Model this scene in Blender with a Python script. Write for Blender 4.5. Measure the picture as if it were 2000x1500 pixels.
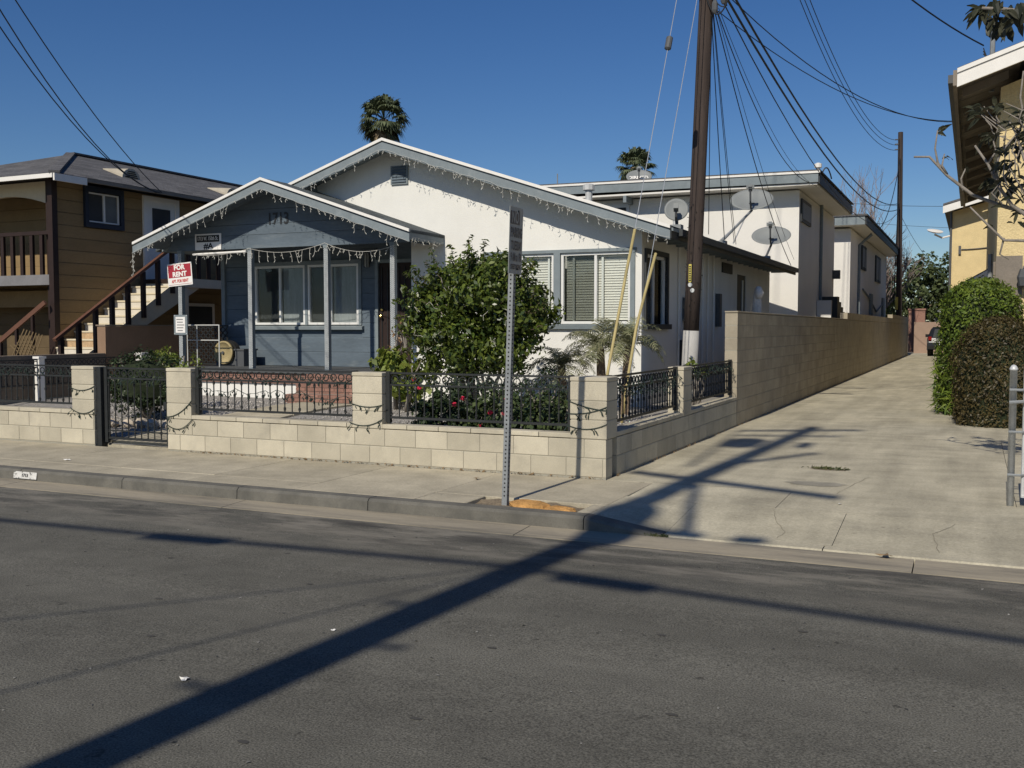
import bpy, math, random
import numpy as np
from mathutils import Vector, Matrix
R = math.radians
scene = bpy.context.scene
for o in list(bpy.data.objects): bpy.data.objects.remove(o)
col = scene.collection

# ------------------------------------------------------------------ camera, sky, sun, exposure
cd = bpy.data.cameras.new('camera'); cam = bpy.data.objects.new('camera', cd); col.objects.link(cam)
cam.location = (0, 0, 1.57); cam.rotation_euler = (R(90 - 3.19), 0, R(24.7))
cd.sensor_width = 36; cd.lens = 1957 / 2000 * 36; cd.clip_start = 0.05; cd.clip_end = 3000
scene.camera = cam
SUN_EL, SUN_AZ = 39.0, 1.5            # azimuth: shadows fall towards +Y, 1.5 degrees to the right
w = bpy.data.worlds.new('World'); scene.world = w; w.use_nodes = True
nt = w.node_tree; nt.nodes.clear()
sky = nt.nodes.new('ShaderNodeTexSky'); sky.sky_type = 'NISHITA'; sky.sun_disc = False
sky.sun_elevation = R(SUN_EL); sky.sun_rotation = R(180 + SUN_AZ)
sky.altitude = 0; sky.air_density = 1.0; sky.dust_density = 0.1; sky.ozone_density = 5.0
bg = nt.nodes.new('ShaderNodeBackground'); bg.inputs['Strength'].default_value = 0.067
wo = nt.nodes.new('ShaderNodeOutputWorld')
hs = nt.nodes.new('ShaderNodeHueSaturation'); hs.inputs['Saturation'].default_value = 1.22; hs.inputs['Hue'].default_value = 0.510
nt.links.new(sky.outputs[0], hs.inputs['Color']); nt.links.new(hs.outputs[0], bg.inputs[0]); nt.links.new(bg.outputs[0], wo.inputs[0])
sd = bpy.data.lights.new('sun', 'SUN'); sd.energy = 3.9; sd.angle = R(0.53); sd.color = (1.0, 0.925, 0.80)
sun = bpy.data.objects.new('sun', sd); col.objects.link(sun)
sun.rotation_euler = (R(90 - SUN_EL), 0, R(-SUN_AZ)); sun.location = (0, -20, 30)
vs = scene.view_settings; vs.view_transform = 'Standard'; vs.look = 'None'; vs.exposure = 0.0; vs.gamma = 1.0
vs.use_curve_mapping = False
TE = math.tan(R(SUN_EL))

# ------------------------------------------------------------------ materials
MATS = {}
def mat(name, c, rough=0.85, var=0.12, scale=3.0, fine=60.0, fvar=0.10, bump=0.15, metal=0.0, rand=0.0,
        stain=None, stain_scale=0.8, stain_lo=0.55, stain_hi=0.75, stain_amt=0.5, spec=0.3, bdist=0.004, stretch=(1, 1, 1)):
    if name in MATS: return MATS[name]
    m = bpy.data.materials.new(name); m.use_nodes = True; MATS[name] = m
    t = m.node_tree; N = t.nodes; L = t.links; b = N['Principled BSDF']
    b.inputs['Roughness'].default_value = rough; b.inputs['Metallic'].default_value = metal
    b.inputs['Specular IOR Level'].default_value = spec
    g = N.new('ShaderNodeNewGeometry'); mp = N.new('ShaderNodeMapping'); mp.inputs['Scale'].default_value = stretch
    L.new(g.outputs['Position'], mp.inputs['Vector'])
    def noise(s, d=4, r=0.6):
        n = N.new('ShaderNodeTexNoise'); n.inputs['Scale'].default_value = s; n.inputs['Detail'].default_value = d
        n.inputs['Roughness'].default_value = r; L.new(mp.outputs[0], n.inputs['Vector']); return n.outputs['Fac']
    def mr(x, lo, hi, a=0.3, z=0.7):
        n = N.new('ShaderNodeMapRange'); n.inputs[1].default_value = a; n.inputs[2].default_value = z
        n.inputs[3].default_value = lo; n.inputs[4].default_value = hi; L.new(x, n.inputs[0]); return n.outputs[0]
    def mul(x, y):
        n = N.new('ShaderNodeMath'); n.operation = 'MULTIPLY'; L.new(x, n.inputs[0]); L.new(y, n.inputs[1]); return n.outputs[0]
    f = mul(mr(noise(scale), 1 - var, 1 + var), mr(noise(fine, 3), 1 - fvar, 1 + fvar))
    if rand:
        oi = N.new('ShaderNodeObjectInfo'); f = mul(f, mr(oi.outputs['Random'], 1 - rand, 1 + rand, 0, 1))
    vm = N.new('ShaderNodeVectorMath'); vm.operation = 'SCALE'; vm.inputs[0].default_value = c; L.new(f, vm.inputs['Scale'])
    out = vm.outputs[0]
    if stain:
        mx = N.new('ShaderNodeMix'); mx.data_type = 'RGBA'
        L.new(mr(noise(stain_scale, 6, 0.65), 0, stain_amt, stain_lo, stain_hi), mx.inputs[0])
        L.new(out, mx.inputs[6]); mx.inputs[7].default_value = (*stain, 1); out = mx.outputs[2]
    L.new(out, b.inputs['Base Color'])
    if bump:
        bp = N.new('ShaderNodeBump'); bp.inputs['Strength'].default_value = bump; bp.inputs['Distance'].default_value = bdist
        L.new(noise(fine, 3), bp.inputs['Height']); L.new(bp.outputs[0], b.inputs['Normal'])
    return m
def leafmat(name, c, c2, rough=0.45, trans=0.25, spec=0.4, nscale=3.5):
    m = bpy.data.materials.new(name); m.use_nodes = True; MATS[name] = m
    t = m.node_tree; N = t.nodes; L = t.links; b = N['Principled BSDF']; b.inputs['Roughness'].default_value = rough
    b.inputs['Specular IOR Level'].default_value = spec
    g = N.new('ShaderNodeNewGeometry'); mx = N.new('ShaderNodeMix'); mx.data_type = 'RGBA'
    L.new(g.outputs['Random Per Island'], mx.inputs[0]); mx.inputs[6].default_value = (*c, 1); mx.inputs[7].default_value = (*c2, 1)
    nz = N.new('ShaderNodeTexNoise'); nz.inputs['Scale'].default_value = nscale; nz.inputs['Detail'].default_value = 3; L.new(g.outputs['Position'], nz.inputs['Vector'])
    mr = N.new('ShaderNodeMapRange'); mr.inputs[1].default_value = .3; mr.inputs[2].default_value = .7; mr.inputs[3].default_value = .62; mr.inputs[4].default_value = 1.35; L.new(nz.outputs['Fac'], mr.inputs[0])
    vm = N.new('ShaderNodeVectorMath'); vm.operation = 'SCALE'; L.new(mx.outputs[2], vm.inputs[0]); L.new(mr.outputs[0], vm.inputs['Scale'])
    L.new(vm.outputs[0], b.inputs['Base Color'])
    tr = N.new('ShaderNodeBsdfTranslucent'); L.new(vm.outputs[0], tr.inputs[0])
    ms = N.new('ShaderNodeMixShader'); ms.inputs[0].default_value = trans
    L.new(b.outputs[0], ms.inputs[1]); L.new(tr.outputs[0], ms.inputs[2])
    L.new(ms.outputs[0], N['Material Output'].inputs[0]); return m
def glassmat(name, tint=(0.93, 0.945, 0.94), refl=0.08):
    m = bpy.data.materials.new(name); m.use_nodes = True; MATS[name] = m
    t = m.node_tree; N = t.nodes; L = t.links; N.remove(N['Principled BSDF'])
    tp = N.new('ShaderNodeBsdfTransparent'); tp.inputs[0].default_value = (*tint, 1)
    gl = N.new('ShaderNodeBsdfGlossy'); gl.inputs['Roughness'].default_value = 0.03; gl.inputs[0].default_value = (0.9, 0.9, 0.9, 1)
    fr = N.new('ShaderNodeFresnel'); fr.inputs[0].default_value = 1.28
    ms = N.new('ShaderNodeMixShader'); L.new(fr.outputs[0], ms.inputs[0]); L.new(tp.outputs[0], ms.inputs[1]); L.new(gl.outputs[0], ms.inputs[2])
    L.new(ms.outputs[0], N['Material Output'].inputs[0]); return m

M_asph = mat('asphalt', (0.124, 0.119, 0.099), 0.92, 0.13, 0.8, 105, 0.6, 0.6, stain=(0.27, 0.26, 0.225), stain_scale=120, stain_lo=0.60, stain_hi=0.70, stain_amt=0.9, bdist=0.008)
def wear(m, scale, stretch, lo, hi, a=.35, z=.65, detail=5):
    # long soft tonal streaks (traffic wear, washed dirt) multiplied over a material's own colour
    t = m.node_tree; N = t.nodes; L = t.links; b = N['Principled BSDF']; src = b.inputs['Base Color'].links[0].from_socket
    g = N.new('ShaderNodeNewGeometry'); mp = N.new('ShaderNodeMapping'); mp.inputs['Scale'].default_value = stretch; L.new(g.outputs['Position'], mp.inputs['Vector'])
    n = N.new('ShaderNodeTexNoise'); n.inputs['Scale'].default_value = scale; n.inputs['Detail'].default_value = detail; n.inputs['Roughness'].default_value = .62; L.new(mp.outputs[0], n.inputs['Vector'])
    mr = N.new('ShaderNodeMapRange'); mr.inputs[1].default_value = a; mr.inputs[2].default_value = z; mr.inputs[3].default_value = lo; mr.inputs[4].default_value = hi; L.new(n.outputs['Fac'], mr.inputs[0])
    vm = N.new('ShaderNodeVectorMath'); vm.operation = 'SCALE'; L.new(src, vm.inputs[0]); L.new(mr.outputs[0], vm.inputs['Scale']); L.new(vm.outputs[0], b.inputs['Base Color']); return m
wear(M_asph, 1.0, (.10, .8, 1), .82, 1.14); wear(M_asph, 5.0, (.8, 1, 1), .9, 1.08); wear(M_asph, 9.0, (1, 1, 1), .45, 1.0, .27, .33)
def gutter_dust(m):
    # dirt washed off the street collects in a mottled band beside the gutter
    t = m.node_tree; N = t.nodes; L = t.links; b = N['Principled BSDF']; src = b.inputs['Base Color'].links[0].from_socket
    g = N.new('ShaderNodeNewGeometry'); sp = N.new('ShaderNodeSeparateXYZ'); L.new(g.outputs['Position'], sp.inputs[0])
    mp = N.new('ShaderNodeMapping'); mp.inputs['Scale'].default_value = (.45, 1.5, 1); L.new(g.outputs['Position'], mp.inputs['Vector'])
    def nz(sc, a, z):
        n = N.new('ShaderNodeTexNoise'); n.inputs['Scale'].default_value = sc; n.inputs['Detail'].default_value = 7; n.inputs['Roughness'].default_value = .68; L.new(mp.outputs[0], n.inputs['Vector'])
        q = N.new('ShaderNodeMapRange'); q.inputs[1].default_value = a; q.inputs[2].default_value = z; L.new(n.outputs['Fac'], q.inputs[0]); return q.outputs[0]
    ym = N.new('ShaderNodeMapRange'); ym.interpolation_type = 'SMOOTHSTEP'; ym.inputs[1].default_value = 5.9; ym.inputs[2].default_value = 7.2; L.new(sp.outputs['Y'], ym.inputs[0])
    for c, sc, a, z, k in (((.24, .22, .18), 2.6, .44, .62, .85), ((.055, .052, .047), 1.9, .50, .62, .75)):
        f = N.new('ShaderNodeMath'); f.operation = 'MULTIPLY'; L.new(ym.outputs[0], f.inputs[0]); L.new(nz(sc, a, z), f.inputs[1]); f2 = N.new('ShaderNodeMath'); f2.operation = 'MULTIPLY'; L.new(f.outputs[0], f2.inputs[0]); f2.inputs[1].default_value = k
        mx = N.new('ShaderNodeMix'); mx.data_type = 'RGBA'; L.new(f2.outputs[0], mx.inputs[0]); L.new(src, mx.inputs[6]); mx.inputs[7].default_value = (*c, 1); src = mx.outputs[2]
    L.new(src, b.inputs['Base Color'])
gutter_dust(M_asph)
M_conc = mat('concrete', (0.475, 0.425, 0.315), 0.9, 0.10, 1.3, 90, 0.10, 0.25, rand=0.07, stain=(0.22, 0.20, 0.16), stain_scale=1.5, stain_lo=0.56, stain_hi=0.8, stain_amt=0.45)
M_drive = mat('driveway_concrete', (0.51, 0.465, 0.345), 0.9, 0.10, 1.0, 110, 0.10, 0.2, rand=0.05, stain=(0.20, 0.185, 0.15), stain_scale=1.1, stain_lo=0.55, stain_hi=0.8, stain_amt=0.45, stretch=(0.8, 1, 1))
wear(M_conc, 2.2, (1, 1, 1), .80, 1.07); wear(M_conc, 14, (1, 1, 1), .55, 1.0, .27, .34); wear(M_drive, 1.3, (1.6, .35, 1), .80, 1.06, .33, .62); wear(M_drive, 3.0, (.5, 1.2, 1), .86, 1.05); wear(M_drive, 11, (1, 1, 1), .6, 1.0, .27, .34)
wear(M_drive, .9, (2.6, .2, 1), .89, 1.02, .40, .58); wear(M_drive, 38, (1, 1, 1), .84, 1.05); wear(M_conc, 38, (1, 1, 1), .85, 1.05)
M_kerb = mat('kerb_concrete', (0.15, 0.142, 0.12), 0.9, 0.2, 2.0, 80, 0.15, 0.3, stain=(0.06, 0.06, 0.055), stain_scale=2.5, stain_lo=0.48, stain_hi=0.7, stain_amt=0.6, rand=0.08)
M_gut = mat('gutter_concrete', (0.36, 0.315, 0.235), 0.9, 0.15, 2.0, 80, 0.12, 0.25, stain=(0.13, 0.12, 0.10), stain_scale=2.0, stain_lo=0.42, stain_hi=0.62, stain_amt=0.75, stretch=(0.25, 2.2, 1))
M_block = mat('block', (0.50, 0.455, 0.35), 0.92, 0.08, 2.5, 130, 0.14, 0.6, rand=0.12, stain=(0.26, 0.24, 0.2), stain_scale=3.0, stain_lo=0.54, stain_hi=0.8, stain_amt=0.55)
M_blockd = mat('block_darker', (0.37, 0.325, 0.245), 0.92, 0.12, 2.0, 130, 0.14, 0.6, rand=0.10, stain=(0.2, 0.17, 0.13), stain_scale=1.6, stain_lo=0.5, stain_hi=0.75, stain_amt=0.5); wear(M_block, 1.2, (1, 1, 1), .86, 1.05)  # M_blockd: darker, browner block for the tall wall
M_mort = mat('mortar', (0.33, 0.31, 0.25), 0.95, 0.1, 3, 90, 0.1, 0.3)
M_dirt = mat('dirt', (0.20, 0.16, 0.11), 0.95, 0.25, 2, 60, 0.25, 0.6, bdist=0.02)
M_orange = mat('orange_clay', (0.50, 0.27, 0.09), 0.95, 0.3, 8, 60, 0.25, 0.8, bdist=0.02)
M_gravel = mat('gravel', (0.36, 0.34, 0.31), 0.9, 0.25, 30, 80, 0.35, 1.0, bdist=0.02)
M_white = mat('white_stucco', (0.77, 0.76, 0.71), 0.92, 0.03, 1.5, 55, 0.03, 0.35, bdist=0.01, stain=(0.6, 0.56, 0.49), stain_scale=1.1, stain_lo=0.58, stain_hi=0.8, stain_amt=0.3)
M_white2 = mat('white_stucco_rear', (0.74, 0.72, 0.67), 0.92, 0.04, 0.8, 55, 0.03, 0.3, bdist=0.01)
wear(M_white, 1.3, (1.5, 1.5, .6), .965, 1.01)
M_yel = mat('yellow_stucco', (0.70, 0.56, 0.30), 0.92, 0.07, 3, 35, 0.10, 0.9, bdist=0.02)
M_blue = mat('grey_blue_paint', (0.112, 0.143, 0.172), 0.75, 0.13, 4, 40, 0.08, 0.25, rand=0.05, stain=(0.20, 0.225, 0.235), stain_scale=6, stain_lo=0.56, stain_hi=0.72, stain_amt=0.5, stretch=(0.25, 1, 1))
M_bluetrim = mat('grey_blue_trim', (0.20, 0.235, 0.25), 0.7, 0.10, 4, 50, 0.06, 0.2, stain=(0.28, 0.31, 0.32), stain_scale=5, stain_lo=0.55, stain_hi=0.7, stain_amt=0.5)
M_darktrim = mat('dark_fascia', (0.045, 0.05, 0.052), 0.6, 0.1, 4, 50, 0.05, 0.1)
M_wtrim = mat('white_paint', (0.78, 0.76, 0.71), 0.6, 0.04, 4, 60, 0.03, 0.08)
M_vinyl = mat('white_vinyl', (0.72, 0.72, 0.69), 0.45, 0.03, 4, 60, 0.02, 0.0)
M_blind = mat('blind_white', (0.70, 0.68, 0.62), 0.6, 0.03, 4, 60, 0.02, 0.0, rand=0.06)
M_curt = mat('curtain_grey', (0.30, 0.32, 0.33), 0.9, 0.12, 5, 40, 0.1, 0.2, stretch=(3, 1, .4))
M_screen = mat('window_screen', (0.045, 0.05, 0.055), 0.8, 0.1, 4, 200, 0.1, 0.0)
M_dark = mat('dark_interior', (0.02, 0.02, 0.022), 0.9, 0.1, 3, 30, 0.1, 0.0)
M_iron = mat('black_iron', (0.022, 0.024, 0.024), 0.55, 0.2, 10, 80, 0.2, 0.1, spec=0.4)
M_galv = mat('galvanised', (0.56, 0.57, 0.56), 0.5, 0.15, 9, 90, 0.12, 0.05, metal=0.15)
M_galvd = mat('galvanised_dull', (0.25, 0.265, 0.27), 0.6, 0.15, 9, 90, 0.12, 0.05, metal=0.1)
M_hole = mat('hole_dark', (0.015, 0.015, 0.015), 0.9, 0.1, 3, 30, 0.1, 0.0)
M_sign = mat('sign_grey', (0.34, 0.355, 0.34), 0.6, 0.06, 5, 50, 0.05, 0.0)
M_signred = mat('sign_letter_faded', (0.11, 0.10, 0.10), 0.6, 0.06, 5, 50, 0.05, 0.0)
M_red = mat('sign_red', (0.36, 0.03, 0.045), 0.6, 0.06, 5, 50, 0.04, 0.0)
M_redink = mat('red_ink', (0.6, 0.08, 0.07), 0.7, 0.05, 5, 50, 0.04, 0.0)
M_paper = mat('paper', (0.8, 0.78, 0.74), 0.8, 0.03, 5, 50, 0.03, 0.0)
M_black = mat('black_paint', (0.02, 0.02, 0.02), 0.5, 0.1, 5, 50, 0.05, 0.0)
M_ink = mat('ink_grey', (0.2, 0.2, 0.2), 0.8, 0.05, 5, 50, 0.05, 0.0)
M_num = mat('number_dark', (0.03, 0.032, 0.035), 0.5, 0.1, 5, 50, 0.05, 0.0)
M_brick = mat('red_brick', (0.27, 0.15, 0.115), 0.9, 0.16, 9, 80, 0.15, 0.4, rand=0.16)
M_wood = mat('pole_wood', (0.056, 0.042, 0.036), 0.9, 0.3, 6, 60, 0.2, 0.6, stretch=(3, 3, 0.15))
M_polew = mat('pole_white_paint', (0.42, 0.41, 0.385), 0.8, 0.08, 6, 60, 0.06, 0.3, stain=(0.12, 0.09, 0.07), stain_scale=9, stain_lo=0.62, stain_hi=0.68, stain_amt=0.9, stretch=(1, 1, .35))
M_wire = mat('black_wire', (0.02, 0.022, 0.024), 0.6, 0.1, 3, 30, 0.1, 0.0)
M_guy = mat('steel_strand', (0.42, 0.44, 0.46), 0.5, 0.1, 3, 30, 0.1, 0.0, metal=0.5)
M_guard = mat('yellow_plastic', (0.44, 0.36, 0.16), 0.6, 0.12, 4, 40, 0.08, 0.1, stain=(0.35, 0.27, 0.12), stain_scale=3, stain_lo=0.5, stain_hi=0.7, stain_amt=0.5)
M_dish = mat('dish_grey', (0.21, 0.225, 0.225), 0.55, 0.05, 4, 50, 0.04, 0.0)
M_dishd = mat('dish_arm', (0.09, 0.095, 0.10), 0.6, 0.1, 4, 50, 0.05, 0.0)
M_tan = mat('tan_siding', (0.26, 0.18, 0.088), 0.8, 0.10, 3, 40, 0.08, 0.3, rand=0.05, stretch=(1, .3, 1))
M_brownt = mat('dark_brown_paint', (0.028, 0.016, 0.013), 0.6, 0.15, 5, 50, 0.08, 0.15)
M_railbr = mat('red_brown_rail', (0.13, 0.06, 0.038), 0.6, 0.15, 5, 50, 0.08, 0.15)
M_navy = mat('navy_trim', (0.02, 0.028, 0.045), 0.6, 0.1, 5, 50, 0.08, 0.1)
M_cream = mat('cream_paint', (0.66, 0.58, 0.42), 0.8, 0.05, 4, 50, 0.05, 0.15)
M_brstuc = mat('brown_stucco', (0.26, 0.17, 0.11), 0.95, 0.08, 3, 60, 0.1, 0.5, bdist=0.01)
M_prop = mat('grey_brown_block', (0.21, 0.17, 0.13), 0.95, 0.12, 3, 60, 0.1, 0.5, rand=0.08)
M_step = mat('step_concrete', (0.60, 0.56, 0.48), 0.9, 0.08, 3, 60, 0.08, 0.2)
M_stepw = mat('step_tan', (0.45, 0.32, 0.19), 0.9, 0.2, 12, 60, 0.2, 0.2)
M_pinkw = mat('pink_wall', (0.33, 0.235, 0.18), 0.95, 0.06, 3, 60, 0.06, 0.2)
M_rock = mat('pale_rock', (0.50, 0.43, 0.34), 0.9, 0.3, 6, 30, 0.2, 0.6, rand=0.15, bdist=0.02)
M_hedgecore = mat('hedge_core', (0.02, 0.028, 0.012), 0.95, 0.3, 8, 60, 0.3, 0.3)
M_bark = mat('bark', (0.20, 0.15, 0.11), 0.95, 0.25, 8, 50, 0.2, 0.6)
M_barkg = mat('bark_grey', (0.24, 0.215, 0.185), 0.95, 0.2, 12, 60, 0.2, 0.5)
M_palmtr = mat('palm_trunk', (0.22, 0.16, 0.11), 0.95, 0.3, 10, 40, 0.3, 0.8, bdist=0.02)
M_carp = mat('car_paint', (0.012, 0.013, 0.015), 0.25, 0.05, 3, 30, 0.05, 0.0, spec=0.5)
M_tyre = mat('tyre', (0.02, 0.02, 0.02), 0.9, 0.1, 3, 60, 0.1, 0.1)
M_tail = mat('tail_light', (0.22, 0.01, 0.01), 0.2, 0.1, 3, 30, 0.05, 0.0)
M_lightw = mat('string_bulb', (0.56, 0.55, 0.49), 0.4, 0.1, 20, 60, 0.1, 0.0)
M_lwire = mat('string_wire_white', (0.46, 0.45, 0.41), 0.6, 0.1, 20, 60, 0.1, 0.0)
M_gwire = mat('string_wire_green', (0.02, 0.035, 0.028), 0.6, 0.1, 20, 60, 0.1, 0.0)
M_gong = mat('tan_board', (0.36, 0.29, 0.15), 0.7, 0.2, 8, 50, 0.1, 0.1)
M_pvc = mat('pvc_pipe', (0.55, 0.55, 0.52), 0.5, 0.1, 5, 50, 0.05, 0.0)
M_soff = mat('soffit_brown', (0.22, 0.19, 0.155), 0.8, 0.12, 3, 40, 0.1, 0.2, rand=0.06)
M_leafdry = mat('dry_leaf', (0.22, 0.15, 0.08), 0.9, 0.2, 10, 50, 0.1, 0.1)
M_litter = mat('litter_white', (0.75, 0.73, 0.68), 0.8, 0.1, 10, 50, 0.1, 0.0)
M_flow = mat('red_flower', (0.62, 0.03, 0.07), 0.6, 0.2, 30, 60, 0.1, 0.0)
M_flow.node_tree.nodes['Principled BSDF'].inputs['Roughness'].default_value = 0.5
M_plastic = mat('white_plastic_wrap', (0.62, 0.59, 0.54), 0.6, 0.12, 9, 30, 0.1, 0.5, bdist=0.03)
M_kpaint = mat('kerb_white_paint', (0.62, 0.61, 0.57), 0.8, 0.1, 9, 60, 0.1, 0.1, stain=(0.10, 0.10, 0.09), stain_scale=22, stain_lo=0.55, stain_hi=0.60, stain_amt=0.9)
M_crack = mat('crack_dark', (0.21, 0.19, 0.145), 0.95, 0.2, 9, 60, 0.1, 0.0)
M_patch = mat('damp_patch', (0.30, 0.28, 0.225), 0.9, 0.2, 4, 90, 0.15, 0.2)
M_grass = leafmat('grass_blade', (0.04, 0.06, 0.02), (0.12, 0.12, 0.05))
M_glass = glassmat('window_glass')
def shinglemat(name, c):
    m = mat(name, c, 0.95, 0.18, 2.5, 45, 0.4, 0.8, rand=0.0, bdist=0.01)
    t = m.node_tree; N = t.nodes; L = t.links
    tc = N.new('ShaderNodeNewGeometry'); bt = N.new('ShaderNodeTexBrick'); mp = N.new('ShaderNodeMapping')
    bt.inputs['Scale'].default_value = 1.0; bt.inputs['Brick Width'].default_value = 0.33; bt.inputs['Row Height'].default_value = 0.05
    bt.inputs['Mortar Size'].default_value = 0.004
    bt.inputs['Color1'].default_value = (0.75, 0.75, 0.75, 1); bt.inputs['Color2'].default_value = (1.15, 1.15, 1.15, 1); bt.inputs['Mortar'].default_value = (0.5, 0.5, 0.5, 1)
    sp = N.new('ShaderNodeSeparateXYZ'); cb = N.new('ShaderNodeCombineXYZ'); ad = N.new('ShaderNodeMath'); ad.operation = 'ADD'
    L.new(tc.outputs['Position'], sp.inputs[0]); L.new(sp.outputs['X'], ad.inputs[0]); L.new(sp.outputs['Y'], ad.inputs[1])
    L.new(ad.outputs[0], cb.inputs['X']); L.new(sp.outputs['Z'], cb.inputs['Y']); L.new(cb.outputs[0], bt.inputs['Vector'])
    b = N['Principled BSDF']; src = b.inputs['Base Color'].links[0].from_socket
    mx = N.new('ShaderNodeMix'); mx.data_type = 'RGBA'; mx.blend_type = 'MULTIPLY'; mx.inputs[0].default_value = 1
    L.new(src, mx.inputs[6]); L.new(bt.outputs['Color'], mx.inputs[7]); L.new(mx.outputs[2], b.inputs['Base Color']); return m
M_shing = shinglemat('shingle_grey', (0.125, 0.123, 0.125))
M_shing2 = shinglemat('shingle_slate', (0.10, 0.115, 0.12))
LF_bush = leafmat('leaf_citrus', (0.030, 0.058, 0.012), (0.15, 0.19, 0.03), 0.35, 0.22, 0.5)
LF_dark = leafmat('leaf_dark', (0.018, 0.032, 0.012), (0.045, 0.07, 0.022), 0.5, 0.2)
LF_ger = leafmat('leaf_geranium', (0.03, 0.055, 0.018), (0.09, 0.12, 0.04), 0.6, 0.25)
LF_yel = leafmat('leaf_yellowgreen', (0.13, 0.19, 0.03), (0.24, 0.27, 0.05), 0.5, 0.3)
LF_hedge = leafmat('leaf_hedge', (0.06, 0.105, 0.014), (0.17, 0.225, 0.03), 0.5, 0.25)
LF_brown = leafmat('leaf_brown_hedge', (0.055, 0.042, 0.014), (0.10, 0.078, 0.027), 0.5, 0.15)
LF_palm = leafmat('leaf_palm', (0.14, 0.155, 0.075), (0.32, 0.31, 0.18), 0.5, 0.2)
LF_fan = leafmat('leaf_fan', (0.055, 0.075, 0.04), (0.14, 0.16, 0.08), 0.5, 0.2)
LF_dead = leafmat('leaf_dead', (0.20, 0.15, 0.09), (0.32, 0.25, 0.15), 0.8, 0.2)
LF_tree = leafmat('leaf_far_tree', (0.035, 0.058, 0.02), (0.11, 0.135, 0.045), 0.6, 0.2)
LF_plum = leafmat('leaf_plumeria', (0.028, 0.034, 0.02), (0.075, 0.075, 0.045), 0.45, 0.15)

# ------------------------------------------------------------------ helpers
OFF = {}
def tag(o, label=None, cat=None, group=None, kind=None):
    if label: o['label'] = label
    if cat: o['category'] = cat
    if group: o['group'] = group
    if kind: o['kind'] = kind
    return o
def thing(name, label, cat, loc, group=None):
    o = bpy.data.objects.new(name, None); col.objects.link(o); o.location = loc; o.empty_display_size = 0.2
    OFF[o.name] = Vector(loc); return tag(o, label, cat, group)
def mesh_obj(name, me, m, parent=None, off=None, loc=(0, 0, 0)):
    if m is not None and len(me.materials) == 0: me.materials.append(m)
    o = bpy.data.objects.new(name, me); col.objects.link(o); o.location = loc
    if parent is not None: o.parent = parent
    OFF[o.name] = Vector(off) if off is not None else Vector((0, 0, 0)); return o
class MB:
    def __init__(s): s.v = []; s.f = []
    def add(s, vs, fs):
        n = len(s.v); s.v += [tuple(p) for p in vs]; s.f += [tuple(i + n for i in f) for f in fs]; return s
    def box(s, x0, x1, y0, y1, z0, z1):
        return s.add([(x0,y0,z0),(x1,y0,z0),(x1,y1,z0),(x0,y1,z0),(x0,y0,z1),(x1,y0,z1),(x1,y1,z1),(x0,y1,z1)],
                     [(0,3,2,1),(4,5,6,7),(0,1,5,4),(1,2,6,5),(2,3,7,6),(3,0,4,7)])
    def prism(s, poly, d):      # poly: 3D points in a plane, d: extrusion vector
        n = len(poly); d = Vector(d); a = [Vector(p) for p in poly]; b = [p + d for p in a]
        fs = [tuple(range(n - 1, -1, -1)), tuple(range(n, 2 * n))] + [(i, (i + 1) % n, (i + 1) % n + n, i + n) for i in range(n)]
        return s.add(a + b, fs)
    def bar(s, a, b, wd, h, up=(0, 0, 1)):
        a = Vector(a); b = Vector(b); d = (b - a).normalized(); u = Vector(up)
        if abs(d.dot(u)) > 0.98: u = Vector((0, 1, 0))
        r = d.cross(u).normalized() * (wd / 2); u = r.cross(d).normalized() * (h / 2)
        q = [p + e for p in (a, b) for e in (-r - u, r - u, r + u, -r + u)]
        return s.add(q, [(0,1,2,3),(7,6,5,4),(0,4,5,1),(1,5,6,2),(2,6,7,3),(3,7,4,0)])
    def tube(s, pts, r, n=6, cap=True):
        P = [Vector(p) for p in pts]; rr = r if isinstance(r, (list, tuple)) else [r] * len(P)
        T = []
        for i in range(len(P)):
            a = P[max(i - 1, 0)]; b = P[min(i + 1, len(P) - 1)]; T.append((b - a).normalized())
        u = T[0].orthogonal().normalized(); vs = []
        for i, p in enumerate(P):
            u = (u - T[i] * u.dot(T[i])); u = u.normalized() if u.length > 1e-6 else T[i].orthogonal().normalized()
            v = T[i].cross(u)
            for k in range(n):
                t = 2 * math.pi * k / n; vs.append(p + (u * math.cos(t) + v * math.sin(t)) * rr[i])
        fs = [(i*n+k, i*n+(k+1)%n, (i+1)*n+(k+1)%n, (i+1)*n+k) for i in range(len(P)-1) for k in range(n)]
        if cap: fs += [tuple(range(n - 1, -1, -1)), tuple(range((len(P)-1)*n, len(P)*n))]
        return s.add(vs, fs)
    def lathe(s, c, prof, n=12, axis=(0, 0, 1)):   # prof: (radius, height)
        q = Vector((0, 0, 1)).rotation_difference(Vector(axis)); c = Vector(c); vs = []
        for r, h in prof:
            for k in range(n):
                t = 2 * math.pi * k / n; vs.append(c + q @ Vector((r * math.cos(t), r * math.sin(t), h)))
        m = len(prof)
        fs = [(i*n+k, i*n+(k+1)%n, (i+1)*n+(k+1)%n, (i+1)*n+k) for i in range(m-1) for k in range(n)]
        fs += [tuple(range(n - 1, -1, -1)), tuple(range((m-1)*n, m*n))]
        return s.add(vs, fs)
    def mesh(s, name, off=(0, 0, 0)):
        me = bpy.data.meshes.new(name); o = Vector(off)
        me.from_pydata([tuple(Vector(p) - o) for p in s.v], [], s.f); me.update(); return me
    def build(s, name, m, parent=None, smooth=False, kind=None):
        off = OFF[parent.name] if parent is not None else Vector((0, 0, 0))
        me = s.mesh(name, off)
        if smooth: me.polygons.foreach_set('use_smooth', [True] * len(me.polygons))
        o = mesh_obj(name, me, m, parent, off)
        if kind: o['kind'] = kind
        return o
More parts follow.
